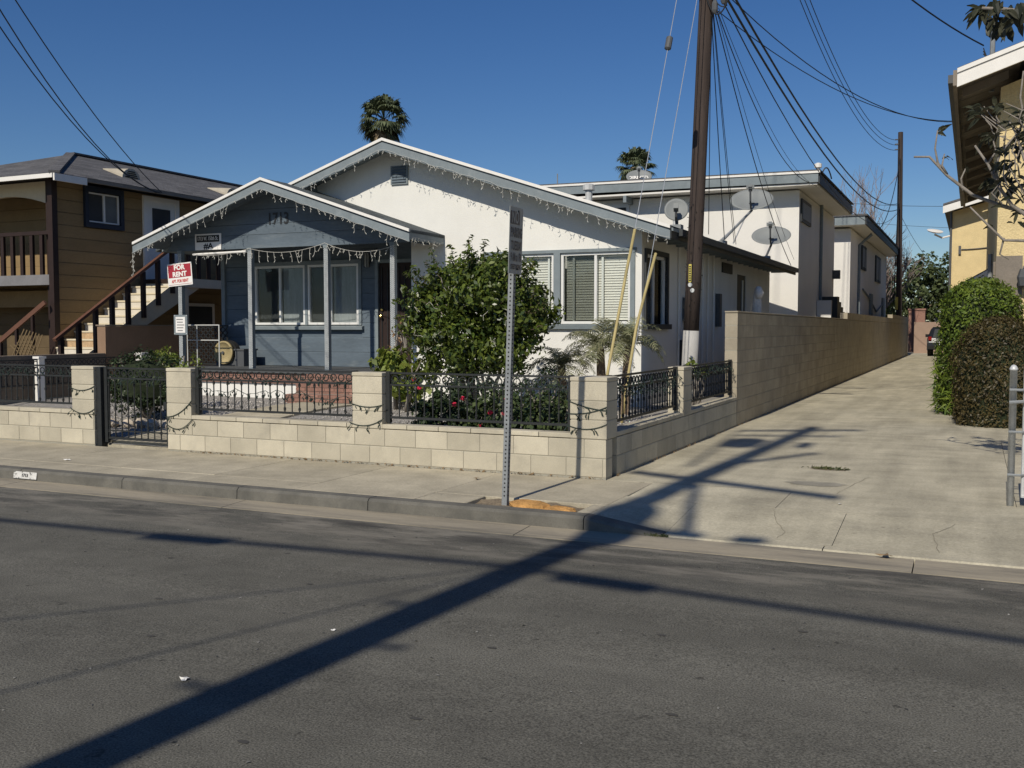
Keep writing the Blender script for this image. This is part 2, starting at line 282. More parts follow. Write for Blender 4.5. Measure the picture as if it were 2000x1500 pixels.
def single(name, mb, m, label, cat, base, group=None, smooth=False, kind=None):
    me = mb.mesh(name, base)
    if smooth: me.polygons.foreach_set('use_smooth', [True] * len(me.polygons))
    o = mesh_obj(name, me, m, None, base, base); return tag(o, label, cat, group, kind)
def piece(name, me, m, parent, loc, scale=None, rot=None):
    o = mesh_obj(name, me, m, parent, OFF[parent.name], Vector(loc) - OFF[parent.name])
    if scale: o.scale = scale
    if rot: o.rotation_euler = rot
    return o
def struct(name, mb, m):
    o = mb.build(name, m); o['kind'] = 'structure'; return o
BOXM = {}
def ubox(sx, sy, sz, bev=0.0):
    k = (round(sx, 3), round(sy, 3), round(sz, 3), bev)
    if k not in BOXM:
        mb = MB(); x, y, z = sx/2, sy/2, sz/2
        if not bev: mb.box(-x, x, -y, y, -z, z)
        else:
            b = bev
            for zz, e in ((-z, b), (-z + b, 0), (z - b, 0), (z, b)):
                mb.v += [(-x+e,-y+e,zz),(x-e,-y+e,zz),(x-e,y-e,zz),(-x+e,y-e,zz)]
            for i in range(3):
                for j in range(4): mb.f.append((i*4+j, i*4+(j+1)%4, i*4+4+(j+1)%4, i*4+4+j))
            mb.f += [(3,2,1,0),(12,13,14,15)]
        BOXM[k] = mb.mesh('box_piece')
    return BOXM[k]
def bpiece(name, m, parent, x0, x1, y0, y1, z0, z1, bev=0.004):
    me = ubox(x1-x0, y1-y0, z1-z0, bev)
    if len(me.materials) and me.materials[0] != m: me = me.copy(); me.materials.clear()
    return piece(name, me, m, parent, ((x0+x1)/2, (y0+y1)/2, (z0+z1)/2))
def text_verts(s, size, bold=0.0):
    cu = bpy.data.curves.new('text', 'FONT'); cu.body = s; cu.size = size; cu.align_x = 'CENTER'; cu.align_y = 'CENTER'
    cu.offset = bold; cu.resolution_u = 3
    ob = bpy.data.objects.new('text', cu); col.objects.link(ob); bpy.context.view_layer.update()
    dg = bpy.context.evaluated_depsgraph_get(); me = bpy.data.meshes.new_from_object(ob.evaluated_get(dg))
    v = [tuple(p.co) for p in me.vertices]; f = [tuple(p.vertices) for p in me.polygons]
    bpy.data.objects.remove(ob); bpy.data.meshes.remove(me); bpy.data.curves.remove(cu); return v, f
def text(parent, name, s, size, m, origin, right=(1, 0, 0), up=(0, 0, 1), bold=0.0, sx=1.0, fn=None):
    v, f = text_verts(s, size, bold); o = Vector(origin); r = Vector(right); u = Vector(up); mb = MB()
    pts = [fn(p[0]*sx, p[1]) if fn else o + r*p[0]*sx + u*p[1] for p in v]
    mb.add(pts, f); return mb.build(name, m, parent)
def np_mesh(name, V, F, off=(0, 0, 0)):
    V = np.asarray(V, float) - np.array(off, float); F = np.asarray(F, int)
    me = bpy.data.meshes.new(name); k = F.shape[1]
    me.vertices.add(len(V)); me.vertices.foreach_set('co', V.ravel())
    me.loops.add(F.size); me.loops.foreach_set('vertex_index', F.ravel())
    me.polygons.add(len(F)); me.polygons.foreach_set('loop_start', np.arange(len(F)) * k)
    me.polygons.foreach_set('loop_total', np.full(len(F), k)); me.update(calc_edges=True); return me
def leaf_arr(P, N, size, asp=0.5, rs=None, spread=0.6, droop=0.0):
    """kites at P, roughly facing N"""
    rs = rs or np.random.RandomState(1); n = len(P)
    N = N + rs.normal(0, spread, (n, 3)); N /= np.linalg.norm(N, axis=1)[:, None] + 1e-9
    D = rs.normal(0, 1, (n, 3)); D[:, 2] -= droop; D -= N * (D * N).sum(1)[:, None]; D /= np.linalg.norm(D, axis=1)[:, None] + 1e-9
    S = np.cross(N, D); L = (size * rs.uniform(0.45, 1.4, n))[:, None]
    a = P - D * L * 0.5; b = P + S * L * asp * 0.5 + N * L * 0.08; c = P + D * L * 0.5 - N * L * 0.1; d = P - S * L * asp * 0.5 + N * L * 0.08
    V = np.stack([a, b, c, d], 1).reshape(-1, 3); F = np.arange(4 * n).reshape(n, 4); return V, F
def leaves(name, P, N, size, m, parent, asp=0.5, seed=1, spread=0.6, droop=0.0):
    V, F = leaf_arr(np.asarray(P), np.asarray(N), size, asp, np.random.RandomState(seed), spread, droop)
    off = OFF[parent.name] if parent is not None else (0, 0, 0)
    return mesh_obj(name, np_mesh(name, V, F, off), m, parent, off)
def clumps(c, r, n_cl, per, cr, seed, shell=0.55, zmin=None):
    """leaf positions and outward normals: n_cl clumps in an ellipsoid, more towards its surface"""
    rs = np.random.RandomState(seed); d = rs.normal(0, 1, (n_cl, 3)); d /= np.linalg.norm(d, axis=1)[:, None]
    rad = shell + (1 - shell) * rs.uniform(0, 1, n_cl) ** 0.6; rad *= 1 + 0.14 * np.sin(d[:, 0] * 7 + seed) + 0.1 * np.sin(d[:, 2] * 9 + d[:, 1] * 5)
    C = np.array(c) + d * rad[:, None] * np.array(r)
    off = rs.normal(0, 1, (n_cl, per, 3)); off /= np.linalg.norm(off, axis=2)[..., None]; off *= (rs.uniform(0.2, 1, (n_cl, per)) * cr)[..., None]
    P = (C[:, None] + off).reshape(-1, 3); N = (off / cr + d[:, None] * 0.9 + np.array([0, 0, 0.35])).reshape(-1, 3)
    if zmin is not None: k = P[:, 2] > zmin; P, N = P[k], N[k]
    return P, N / (np.linalg.norm(N, axis=1)[:, None] + 1e-9)
def catenary(a, b, sag, n=14):
    a = Vector(a); b = Vector(b)
    return [a.lerp(b, t) - Vector((0, 0, 4 * sag * t * (1 - t))) for t in [i / n for i in range(n + 1)]]
rnd = random.Random(7)

# ------------------------------------------------------------------ the setting: road, gutter, kerb, pavement, driveway
def zroad(y): return -0.135 + 0.06 * max(0.0, 1 - ((y - 2.3) / 5.2) ** 2)
mb = MB(); ys = [7.42 - i * 0.49 for i in range(22)]
mb.add([(x, y, zroad(y)) for y in ys for x in (-90, 60)], [(2*i+2, 2*i+3, 2*i+1, 2*i) for i in range(21)])
road = struct('road', mb, M_asph)
ground = struct('ground', MB().box(-700, 700, -300, 1500, -0.6, -0.30), M_dirt)
# gutter in cast lengths and kerb in cast lengths (left run), dropping at the driveway
gut = bpy.data.objects.new('gutter', None); col.objects.link(gut); gut['kind'] = 'structure'; OFF[gut.name] = Vector((0, 0, 0))
x = -40.0
while x < 20:
    L_ = 3.05; mb = MB().prism([(x + .004, 7.425, -.128), (x + .004, 7.80, -.112), (x + .004, 7.80, -.3), (x + .004, 7.425, -.3)], (L_ - .008, 0, 0))
    mb.build('gutter_length', M_gut, gut); x += L_
def zk(x):  # kerb top height along the street: drops into the driveway apron
    if x < -2.92: return 0.0
    if x < -2.25: return -0.10 * (x + 2.92) / 0.67
    return -0.10
kerb = bpy.data.objects.new('kerb', None); col.objects.link(kerb); kerb['kind'] = 'structure'; OFF[kerb.name] = Vector((0, 0, 0))
xs = [-40 + i * 1.52 for i in range(24)] + [-3.35, -2.65, -1.1, 1.0, 3.0, 6.0, 9.0]
xs = sorted([v for v in xs if v < -3.6] + [-2.92, -2.25, -1.0, 1.2, 3.4, 6.0, 9.0])
for a, b in zip(xs[:-1], xs[1:]):
    mb = MB(); g = 0.004; q = []
    for xx in (a + g, b - g):
        h = zk(xx) if xx < 2 else zk(xx)
        q += [(xx, 7.76, -0.3), (xx, 7.775, h - 0.025), (xx, 7.80, h), (xx, 7.94, h + 0.001), (xx, 7.94, -0.3)]
    mb.add(q, [(0,5,6,1),(1,6,7,2),(2,7,8,3),(3,8,9,4),(0,1,2,3,4),(9,8,7,6,5)]); mb.build('kerb_length', M_kerb if b < -2.2 else M_drive, kerb)
walk = bpy.data.objects.new('sidewalk', None); col.objects.link(walk); walk['kind'] = 'structure'; OFF[walk.name] = Vector((0, 0, 0))
xs = [-40 + i * 1.36 for i in range(27)]; xs = [v for v in xs if v < -4.2] + [-2.92]
for i, (a, b) in enumerate(zip(xs[:-1], xs[1:])):
    if not (a < -3.8 < b + .2): bpiece('paving_slab', M_conc, walk, a + .004, b - .004, 7.945, 8.36, -0.15, rnd.uniform(-.002, .002), 0.006)
    else:
        bpiece('paving_slab', M_conc, walk, a + .004, -4.12, 7.945, 8.36, -0.15, 0, 0.006)
        bpiece('paving_slab', M_conc, walk, -3.05, b - .004, 7.945, 8.36, -0.15, 0, 0.006)
    bpiece('paving_slab', M_conc, walk, a + .004, b - .004, 8.368, 9.768, -0.15, rnd.uniform(-.002, .002), 0.006)
# broken square by the sign post: dark earth and a lump of orange clay
dm = MB(); n = 16
for j in range(6):
    for i in range(n): dm.v.append((-4.12 + 1.07*i/(n-1), 7.945 + 0.415*j/5, -0.03 + rnd.uniform(-.015, .02)))
dm.f = [(j*n+i, j*n+i+1, (j+1)*n+i+1, (j+1)*n+i) for j in range(5) for i in range(n-1)]
dm.build('earth_patch', M_dirt, walk)
def lump(name, c, r, m, parent, seed, label=None, nn=10, kind=None):
    rs = random.Random(seed); mb = MB(); rows = 6
    for j in range(rows + 1):
        ph = math.pi * j / rows
        for i in range(nn):
            t = 2*math.pi*i/nn; k = 1 + rs.uniform(-.18, .18)
            mb.v.append((c[0] + r[0]*math.sin(ph)*math.cos(t)*k, c[1] + r[1]*math.sin(ph)*math.sin(t)*k, c[2] + r[2]*math.cos(ph)*(1 + rs.uniform(-.1, .1))))
    mb.f = [(j*nn+i, (j+1)*nn+i, (j+1)*nn+(i+1)%nn, j*nn+(i+1)%nn) for j in range(rows) for i in range(nn)]
    if parent is not None: return mb.build(name, m, parent)
    return mb
single('clay_lump', lump('', (-3.56, 8.10, -0.012), (0.20, 0.13, 0.055), M_orange, None, 3), M_orange, 'crumbled orange clay lump beside the foot of the no parking post', 'rubble', (-3.56, 8.10, -0.03))
single('clay_lump', lump('', (-3.27, 8.07, -0.02), (0.17, 0.10, 0.035), M_orange, None, 9), M_orange, 'flat smear of orange clay between the lump and the driveway', 'rubble', (-3.27, 8.07, -0.03))
# driveway: apron rising from the gutter and slabs running back along the wall
drive = bpy.data.objects.new('driveway', None); col.objects.link(drive); drive['kind'] = 'structure'; OFF[drive.name] = Vector((0, 0, 0))
def slab(x0, x1, y0, y1, z00, z01, m=M_drive):
    g = .0025; MB().prism([(x0+g, y0+g, z00), (x0+g, y1-g, z01), (x0+g, y1-g, -.28), (x0+g, y0+g, -.28)], (x1-x0-2*g, 0, 0)).build('driveway_slab', m, drive)
MB().add([(-2.918, 7.942, -.001), (-2.25, 7.942, -.099), (-2.25, 8.917, -.012), (-2.918, 8.917, -.001), (-2.918, 7.942, -.28), (-2.25, 7.942, -.28), (-2.25, 8.917, -.28), (-2.918, 8.917, -.28)], [(0,1,2,3),(0,4,5,1),(1,5,6,2),(2,6,7,3),(3,7,4,0),(7,6,5,4)]).build('driveway_slab', M_drive, drive); slab(-2.25, -0.95, 7.94, 8.92, -0.099, -0.012); slab(-0.95, 1.6, 7.94, 8.92, -0.099, -0.012); slab(1.6, 3.6, 7.94, 8.92, -0.099, -0.012)
slab(-2.92, -1.55, 8.92, 9.78, -0.012, 0.0); slab(-1.55, 0.7, 8.92, 9.78, -0.012, 0.0); slab(0.7, 3.6, 8.92, 9.78, -0.012, 0)
yy = [9.78, 12.3, 15.4, 19.3, 23.5, 28, 33, 39, 46, 54, 63, 75]
for a, b in zip(yy[:-1], yy[1:]):
    if a < 22: slab(-3.42, 0.38 if a < 14 else 1.3, a, b, 0, 0)
    else: slab(-3.42, -0.35, a, b, 0.0, 0.0)
MB().box(0.384, 12, 9.78, 15.4, -.28, -.006).build('side_yard', M_drive, None)['kind'] = 'structure'
MB().box(-0.35, 12, 23.51, 80, -.28, -.005).build('side_strip', M_dirt, None)['kind'] = 'structure'
MB().box(-60, 60, -12, -2.9, -.3, 0.0).build('opposite_pavement', M_conc, None)['kind'] = 'structure'
MB().box(1.304, 12, 15.41, 23.5, -.28, -.006).build('side_yard', M_dirt, None)['kind'] = 'structure'
def ribbon(pts, wd, z=0.002):
    mb = MB(); P = [Vector((p[0], p[1], 0)) for p in pts]
    for i, p in enumerate(P):
        d = (P[min(i+1, len(P)-1)] - P[max(i-1, 0)]).normalized(); s = Vector((-d.y, d.x, 0)) * wd * rnd.uniform(.3, .7)
        zz = pts[i][2] if len(pts[i]) > 2 else 0
        mb.v += [tuple(p + s + Vector((0, 0, z + zz))), tuple(p - s + Vector((0, 0, z + zz)))]
    mb.f = [(2*i, 2*i+1, 2*i+3, 2*i+2) for i in range(len(P)-1)]; return mb
def zap(y): return -0.099 + (y - 7.94) / 0.98 * 0.087 if y < 8.92 else (-0.012 + (y - 8.92) / 0.86 * 0.012 if y < 9.78 else 0.0)
def crack(pts, wd=0.004):
    q = []
    for a, b in zip(pts[:-1], pts[1:]):
        for i in range(5):
            t = i / 5; y = a[1] + (b[1]-a[1])*t + rnd.uniform(-.012, .012); q.append((a[0] + (b[0]-a[0])*t + rnd.uniform(-.012, .012), y, zap(y)))
    ribbon(q, wd, 0.003).build('crack', M_crack, drive)
crack([(-1.55, 8.90), (-1.50, 8.60), (-1.35, 8.2), (-1.38, 7.97)]); crack([(-1.15, 9.85), (-1.05, 10.6), (-0.95, 11.2)])
crack([(-2.9, 9.80), (-1.9, 9.83), (-1.0, 9.80)], .007); crack([(-1.8, 13.2), (-0.9, 13.25), (-0.2, 13.1)], .007)
crack([(-0.2, 8.0), (-0.25, 8.5), (-0.05, 8.9)])
def patch(c, rx, ry, z, m, name, parent, seed):
    rs = random.Random(seed); n = 18; mb = MB()
    mb.v = [(c[0] + rx*math.cos(6.283*i/n)*rs.uniform(.75, 1.15), c[1] + ry*math.sin(6.283*i/n)*rs.uniform(.75, 1.15), z) for i in range(n)]
    mb.f = [tuple(range(n))]; return mb.build(name, m, parent)
patch((-1.42, 11.55), .2, .1, .004, M_dirt, 'worn_hole', drive, 4); patch((-1.4, 10.4), .30, .17, .003, M_patch, 'concrete_patch', drive, 1)
rs = np.random.RandomState(3); n = 110
P = np.c_[rs.normal(-1.42, .1, n), rs.normal(11.55, .05, n), np.full(n, .012)]
tag(leaves('weed_patch', P, np.tile([0, -.6, .6], (n, 1)), .05, M_grass, None, .3, 5), 'small weeds growing in a hole in the driveway', 'weeds', None, 'stuff')
for k, (cx, cy, rx, ry) in enumerate(((-5.4, 6.72, .5, .1), (-9.2, 6.9, .6, .12))): pass
# painted house number square on the kerb face
kp = MB().add([(-9.69, 7.757, -.095), (-9.33, 7.757, -.095), (-9.33, 7.7705, -.02), (-9.69, 7.7705, -.02)], [(0, 1, 2, 3)]).build('painted_number_patch', M_kpaint, kerb)
text(kerb, 'painted_number', '1713', .05, M_black, (-9.51, 7.758, -.058), up=(0, .18, .98), bold=.001)

# front yard: gravel rising from the fence to the house
def zy(y): return 0.03 + 0.23 * min(1.0, max(0.0, (y - 9.9) / 3.2))
mb = MB(); nx, ny = 40, 30
for j in range(ny + 1):
    for i in range(nx + 1):
        X = -15.55 + (15.55 - 3.62) * i / nx; Y = 9.9 + 20 * (j / ny) ** 1.6; mb.v.append((X, Y, zy(Y) + rnd.uniform(-.008, .008)))
mb.f = [(j*(nx+1)+i, j*(nx+1)+i+1, (j+1)*(nx+1)+i+1, (j+1)*(nx+1)+i) for j in range(ny) for i in range(nx)]
struct('yard', mb, M_gravel)
MB().box(-10.6, -9.37, 9.9, 15.0, -.2, 0.02).build('path_base', M_conc, None)['kind'] = 'structure'
path = bpy.data.objects.new('garden_path', None); col.objects.link(path); path['kind'] = 'structure'; OFF[path.name] = Vector((0, 0, 0))
for i in range(5):
    y0 = 9.95 + i * .86; MB().prism([(-10.55, y0, zy(y0)+.03), (-10.55, y0+.84, zy(y0+.84)+.03), (-10.55, y0+.84, zy(y0+.84)-.1), (-10.55, y0, zy(y0)-.1)], (1.1, 0, 0)).build('path_slab', M_conc, path)
# loose gravel stones
rs = np.random.RandomState(11); n = 6500
X = np.r_[rs.uniform(-9.2, -3.7, 4200), rs.uniform(-13.4, -10.6, 2300)]; Y = 9.98 + 4.4 * rs.uniform(0, 1, n) ** 1.3
Z = 0.03 + 0.23 * np.clip((Y - 9.9) / 3.2, 0, 1) + .006; S = rs.uniform(.008, .024, n)
base = np.array([(1,0,0),(-.5,.85,0),(-.5,-.85,0),(.1,0,.8),(0,.1,-.6)]); fc = np.array([(0,1,3),(1,2,3),(2,0,3),(1,0,4),(2,1,4),(0,2,4)])
th = rs.uniform(0, 6.28, n); c, s = np.cos(th), np.sin(th); jit = base[None] * rs.uniform(.7, 1.3, (n, 5, 1))
V = np.stack([jit[..., 0]*c[:, None] - jit[..., 1]*s[:, None], jit[..., 0]*s[:, None] + jit[..., 1]*c[:, None], jit[..., 2]], 2) * S[:, None, None] + np.stack([X, Y, Z], 1)[:, None]
F = (fc[None] + 5 * np.arange(n)[:, None, None]).reshape(-1, 3)
m_st = leafmat('gravel_stone', (0.18, 0.17, 0.155), (0.62, 0.58, 0.52), .9, 0.0)
tag(mesh_obj('gravel_stones', np_mesh('gravel_stones', V.reshape(-1, 3), F), m_st), 'loose pale gravel covering the front yard', 'gravel', None, 'stuff')

# ------------------------------------------------------------------ block walls
def wall_run(parent, axis, fixed0, fixed1, a0, a1, courses, z0, m, mm, L_=0.406, H_=0.2, phase=0.0, cap=None, limit=None, back=True):
    """blocks along x (axis 0) or y (axis 1); returns blocks made"""
    g = 0.004
    def core(z1):
        mb = MB(); e = 0.006
        if axis == 0: mb.box(a0 + e, a1 - e, fixed0 + e, fixed1 - e, z0 - .15, z1 - e)
        else: mb.box(fixed0 + e, fixed1 - e, a0 + e, a1 - e, z0 - .15, z1 - e)
        mb.build('mortar', mm, parent)
    core(z0 + courses * H_); made = 0; rest = MB()
    def put(p, q, za, zb, nm):
        nonlocal made
        if q - p < .03: return
        if limit is None or p < limit:
            made += 1
            if axis == 0: bpiece(nm, m, parent, p + g, q - g, fixed0, fixed1, za + g, zb - g, .005)
            else: bpiece(nm, m, parent, fixed0, fixed1, p + g, q - g, za + g, zb - g, .005)
        else:
            if axis == 0: rest.box(p + g, q - g, fixed0, fixed1, za + g, zb - g)
            else: rest.box(fixed0, fixed1, p + g, q - g, za + g, zb - g)
    for k in range(courses):
        p = a0 - ((phase + (k % 2) * L_ / 2) % L_)
        while p < a1 - 1e-3:
            put(max(p, a0), min(p + L_, a1), z0 + k*H_, z0 + (k+1)*H_, 'block'); p += L_
    if cap:
        p = a0 - .11
        while p < a1 - 1e-3: put(max(p, a0), min(p + L_, a1), z0 + courses*H_, z0 + courses*H_ + cap, 'cap_block'); p += L_
    if rest.v: rest.build('far_blocks', m, parent, kind='stuff')
    return made
def pier(parent, x0, x1, y0, y1, z0=.015, rows=2):
    m = M_block
    MB().box(x0+.006, x1-.006, y0+.006, y1-.006, z0 + .4, 1.02).build('mortar', M_mort, parent)
    for k in range(3): bpiece('block', m, parent, x0, x1, y0, y1, .415 + .2*k + .004, .615 + .2*k - .004, .005)
    bpiece('cap_block', m, parent, x0 - .003, x1 + .003, y0 - .003, y1 + .003, 1.018, 1.062, .006)
FY0, FY1 = 9.77, 9.97
wl = thing('front_block_wall', 'low tan block wall with one pier left of the iron gate', 'wall', (-12, 9.87, 0))
wall_run(wl, 0, FY0, FY1, -16.0, -10.62, 2, .015, M_block, M_mort, phase=.12, cap=.06)
pier(wl, -11.02, -10.62, FY0 - .004, FY1 + .004)
wm = thing('front_block_wall', 'low tan block wall with three piers between gate and driveway', 'wall', (-6.4, 9.87, 0))
wall_run(wm, 0, FY0, FY1, -9.35, -3.42, 2, .015, M_block, M_mort, phase=.2, cap=.058)
pier(wm, -9.35, -8.95, FY0 - .004, FY1 + .004); pier(wm, -6.53, -6.13, FY0 - .004, FY1 + .004); pier(wm, -3.82, -3.417, FY0 - .004, 10.1)
wsd = thing('side_block_wall', 'low block wall with one pier along the driveway edge', 'wall', (-3.52, 12.9, 0))
wall_run(wsd, 1, -3.62, -3.42, 10.105, 16.03, 2, .015, M_block, M_mort, phase=.1, cap=.058)
pier(wsd, -3.625, -3.417, 12.78, 13.19)
wt = thing('tall_block_wall', 'tall shaded block wall receding along the driveway, stepped up at the rear', 'wall', (-3.52, 35, 0))
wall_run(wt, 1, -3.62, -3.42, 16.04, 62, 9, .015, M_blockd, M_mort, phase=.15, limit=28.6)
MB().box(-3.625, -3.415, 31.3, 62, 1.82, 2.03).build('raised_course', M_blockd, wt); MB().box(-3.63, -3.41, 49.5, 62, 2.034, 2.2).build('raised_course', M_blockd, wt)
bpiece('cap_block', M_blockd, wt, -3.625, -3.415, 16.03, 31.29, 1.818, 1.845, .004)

# ------------------------------------------------------------------ iron fence panels with a row of rings
ringmb = MB(); nr, nt_ = 16, 6
for i in range(nr):
    t = 2*math.pi*i/nr
    for j in range(nt_):
        q = 2*math.pi*j/nt_; rr = .040 + .0075*math.cos(q); ringmb.v.append((rr*math.cos(t), .0075*math.sin(q), rr*math.sin(t)))
ringmb.f = [(i*nt_+j, ((i+1)%nr)*nt_+j, ((i+1)%nr)*nt_+(j+1)%nt_, i*nt_+(j+1)%nt_) for i in range(nr) for j in range(nt_)]
RING = ringmb.mesh('ring')
def picket_mesh(h, kind):
    mb = MB().lathe((0, 0, 0), [(.0085, 0), (.0085, h)], 6)
    def knob(z): mb.lathe((0, 0, z), [(.0085, -.022), (.017, -.014), (.012, -.006), (.021, 0), (.012, .006), (.017, .014), (.0085, .022)], 8)
    if kind == 0: knob(h * .90); knob(h * .12)
    else: knob(h * .50)
    return mb.mesh('picket')
def fence_panel(label, axis, fixed, a0, a1, zb, zt, posts=True, name='iron_fence_panel', group='iron fence panels on the block wall', rings=True, cat='fence'):
    L3 = (lambda u, v, z: (u, v, z)) if axis == 0 else (lambda u, v, z: (v, u, z))
    t = thing(name, label, cat, L3((a0+a1)/2, fixed, zb), group); zm = zt - .135
    def rail(nm, z, h, d):
        mb = MB()
        if axis == 0: mb.box(a0, a1, fixed-d/2, fixed+d/2, z-h/2, z+h/2)
        else: mb.box(fixed-d/2, fixed+d/2, a0, a1, z-h/2, z+h/2)
        mb.build(nm, M_iron, t)
    rail('top_rail', zt, .022, .03); rail('middle_rail', zm, .022, .03); rail('bottom_rail', zb, .026, .03)
    if posts:
        for a in (a0 + .03, a1 - .03):
            p = L3(a, fixed, 0); MB().box(p[0]-.026, p[0]+.026, p[1]-.026, p[1]+.026, zb-.06, zt+.02).build('post', M_iron, t)
    k = int((a1 - a0 - .12) / .107); st = (a1 - a0 - .12) / max(k, 1); h = zm - zb
    pm = [picket_mesh(h, 0), picket_mesh(h, 1)]
    for i in range(k):
        a = a0 + .06 + st * (i + .5)
        if rings: piece('ring', RING, M_iron, t, L3(a, fixed, (zt+zm)/2), None, None if axis == 0 else (0, 0, R(90)))
    for i in range(k + 1):
        a = a0 + .06 + st * i; piece('picket', pm[i % 2], M_iron, t, L3(a, fixed, zb))
    return t
fence_panel('black iron ring-top fence panel left of the gate pier', 0, 9.87, -13.6, -11.02, .545, 1.055)
fence_panel('black iron ring-top fence panel in front of the porch steps', 0, 9.87, -8.95, -6.53, .545, 1.055)
fence_panel('black iron ring-top fence panel in front of the red flowers', 0, 9.87, -6.13, -3.82, .545, 1.055)
fence_panel('black iron fence panel on driveway side next to the corner pier', 1, -3.52, 10.1, 12.78, .56, 1.05)
fence_panel('black iron fence panel on driveway side against the tall wall', 1, -3.52, 13.19, 16.02, .56, 1.05)
g = fence_panel('black iron garden gate with rings and upright bars', 0, 9.87, -10.52, -9.38, .11, 1.04, name='iron_gate', group=None, cat='gate')
MB().box(-10.615, -10.53, 9.80, 9.95, .0, 1.05).build('gate_post', M_iron, g); MB().box(-9.41, -9.352, 9.84, 9.90, .02, 1.05).build('gate_post', M_iron, g)
MB().box(-10.5, -9.40, 9.856, 9.884, .20, .216).build('cross_bar', M_iron, g)
for x_, z_ in ((-10.62, .25), (-10.62, .85)): pass
bpiece('latch', M_iron, g, -9.47, -9.42, 9.83, 9.86, .52, .62)
fence_panel('black iron ring-top fence along the left property line', 1, -15.35, 10.2, 15.0, .55, 1.0, group=None)

# ------------------------------------------------------------------ the white house with its porch
H = thing('bungalow', 'white stucco bungalow with grey-blue gabled porch, number 1713', 'house', (-9.7, 16.0, .2))
RX, RZ, EX, SL = -9.70, 4.97, -4.39, 0.3345          # main ridge x, z; right eave x; slope
def zmain(x): return RZ - SL * abs(x - RX)
PX, PZ, PSL = -11.81, 4.295, 0.339                   # porch ridge
def zp(x): return PZ - PSL * abs(x - PX)
# main walls
mb = MB(); y0, y1 = 16.0, 16.2
poly = [(-9.39, y0, .1), (-5.0, y0, .1), (-5.0, y0, zmain(-5.0)-.09), (RX, y0, RZ-.09), (-11.75, y0, zmain(-11.75)-.09), (-9.39, y0, zp(-9.39) - .3)]
# front wall with window opening built as strips
W0, W1, WZ0, WZ1 = -7.80, -5.17, 1.63, 2.87
mb = MB()
mb.prism([(-9.39, y0, .1), (-5.0, y0, .1), (-5.0, y0, WZ0), (-9.39, y0, WZ0)], (0, .2, 0))
mb.prism([(-9.39, y0, WZ0), (W0, y0, WZ0), (W0, y0, WZ1), (-9.39, y0, WZ1)], (0, .2, 0))
mb.prism([(W1, y0, WZ0), (-5.0, y0, WZ0), (-5.0, y0, WZ1), (W1, y0, WZ1)], (0, .2, 0))
mb.prism([(-9.39, y0, WZ1), (-5.0, y0, WZ1), (-5.0, y0, zmain(-5)-.09), (RX, y0, RZ-.09), (-11.95, y0, zmain(-11.95)-.09), (-9.39, y0, 3.30)], (0, .2, 0))
mb.build('front_wall', M_white, H)
mb = MB(); mb.box(-5.2, -5.0, 16.2, 16.18 + 0.02, .1, 3.3)
sw0, sw1, sz0, sz1 = 16.22, 17.45, 1.64, 2.82
mb = MB(); mb.box(-5.2, -5.0, 16.2, 27.4, .1, sz0); mb.box(-5.2, -5.0, 16.2, 27.4, sz1, 3.32); mb.box(-5.2, -5.0, sw1, 23.35, sz0, sz1); mb.box(-5.2, -5.0, 24.35, 27.4, sz0, sz1)
mb.build('side_wall', M_white, H)
mb = MB(); mb.box(-14.5, -14.3, 16.9, 27.4, .1, 3.3); mb.box(-14.3, -5.2, 27.2, 27.4, .1, 3.3); mb.box(-9.39, -9.25, 16.2, 16.9, .3, 3.3); mb.build('rear_walls', M_white, H)
# roof: two slopes of shingles
def slope(name, xr, zr, xe, ze, y0, y1, th, m, parent):
    MB().prism([(xr, y0, zr), (xe, y0, ze), (xe, y0, ze - th), (xr, y0, zr - th)], (0, y1 - y0, 0)).build(name, m, parent)
slope('roof_slope', RX, RZ, EX, zmain(EX), 15.54, 27.8, .05, M_shing2, H)
slope('roof_slope', RX, RZ, -15.1, zmain(-15.1), 15.54, 27.8, .05, M_shing2, H)
slope('roof_deck', RX, RZ - .052, EX + .04, zmain(EX) - .04, 15.56, 27.7, .05, M_bluetrim, H)
slope('roof_deck', RX, RZ - .052, -14.95, zmain(-14.95) - .052, 15.56, 27.7, .05, M_bluetrim, H)
def rake(name, x0, z0, x1, z1, y, th, h, m, parent, dz=0.0):
    MB().prism([(x0, y, z0 - dz), (x1, y, z1 - dz), (x1, y, z1 - dz - h), (x0, y, z0 - dz - h)], (0, th, 0)).build(name, m, parent)
for xe in (EX, -12.2): rake('drip_edge', RX, RZ + .006, xe, zmain(xe) + .006, 15.505, .035, .052, M_wtrim, H); rake('rake_board', RX, RZ, xe, zmain(xe), 15.515, .03, .15, M_bluetrim, H, .075)
MB().bar((RX, 15.6, RZ - .14), (RX, 16.0, RZ - .14), .09, .14).build('lookout_beam', M_bluetrim, H)
for xb in (-5.05, -7.4, -11.5): MB().bar((xb, 15.6, zmain(xb) - .17), (xb, 16.0, zmain(xb) - .17), .09, .12).build('lookout_beam', M_bluetrim, H)
MB().box(EX - .02, EX + .012, 15.55, 27.78, zmain(EX) - .20, zmain(EX) - .012).build('eave_fascia', M_darktrim, H)
MB().box(EX + .012, EX + .10, 15.9, 27.7, zmain(EX) - .14, zmain(EX) - .03).build('gutter', M_darktrim, H)
for i in range(20):
    yb = 16.3 + i * .59; MB().box(-4.99, EX - .03, yb, yb + .05, zmain(EX) - .14, zmain(EX) - .06).build('rafter_tail', M_bluetrim, H)
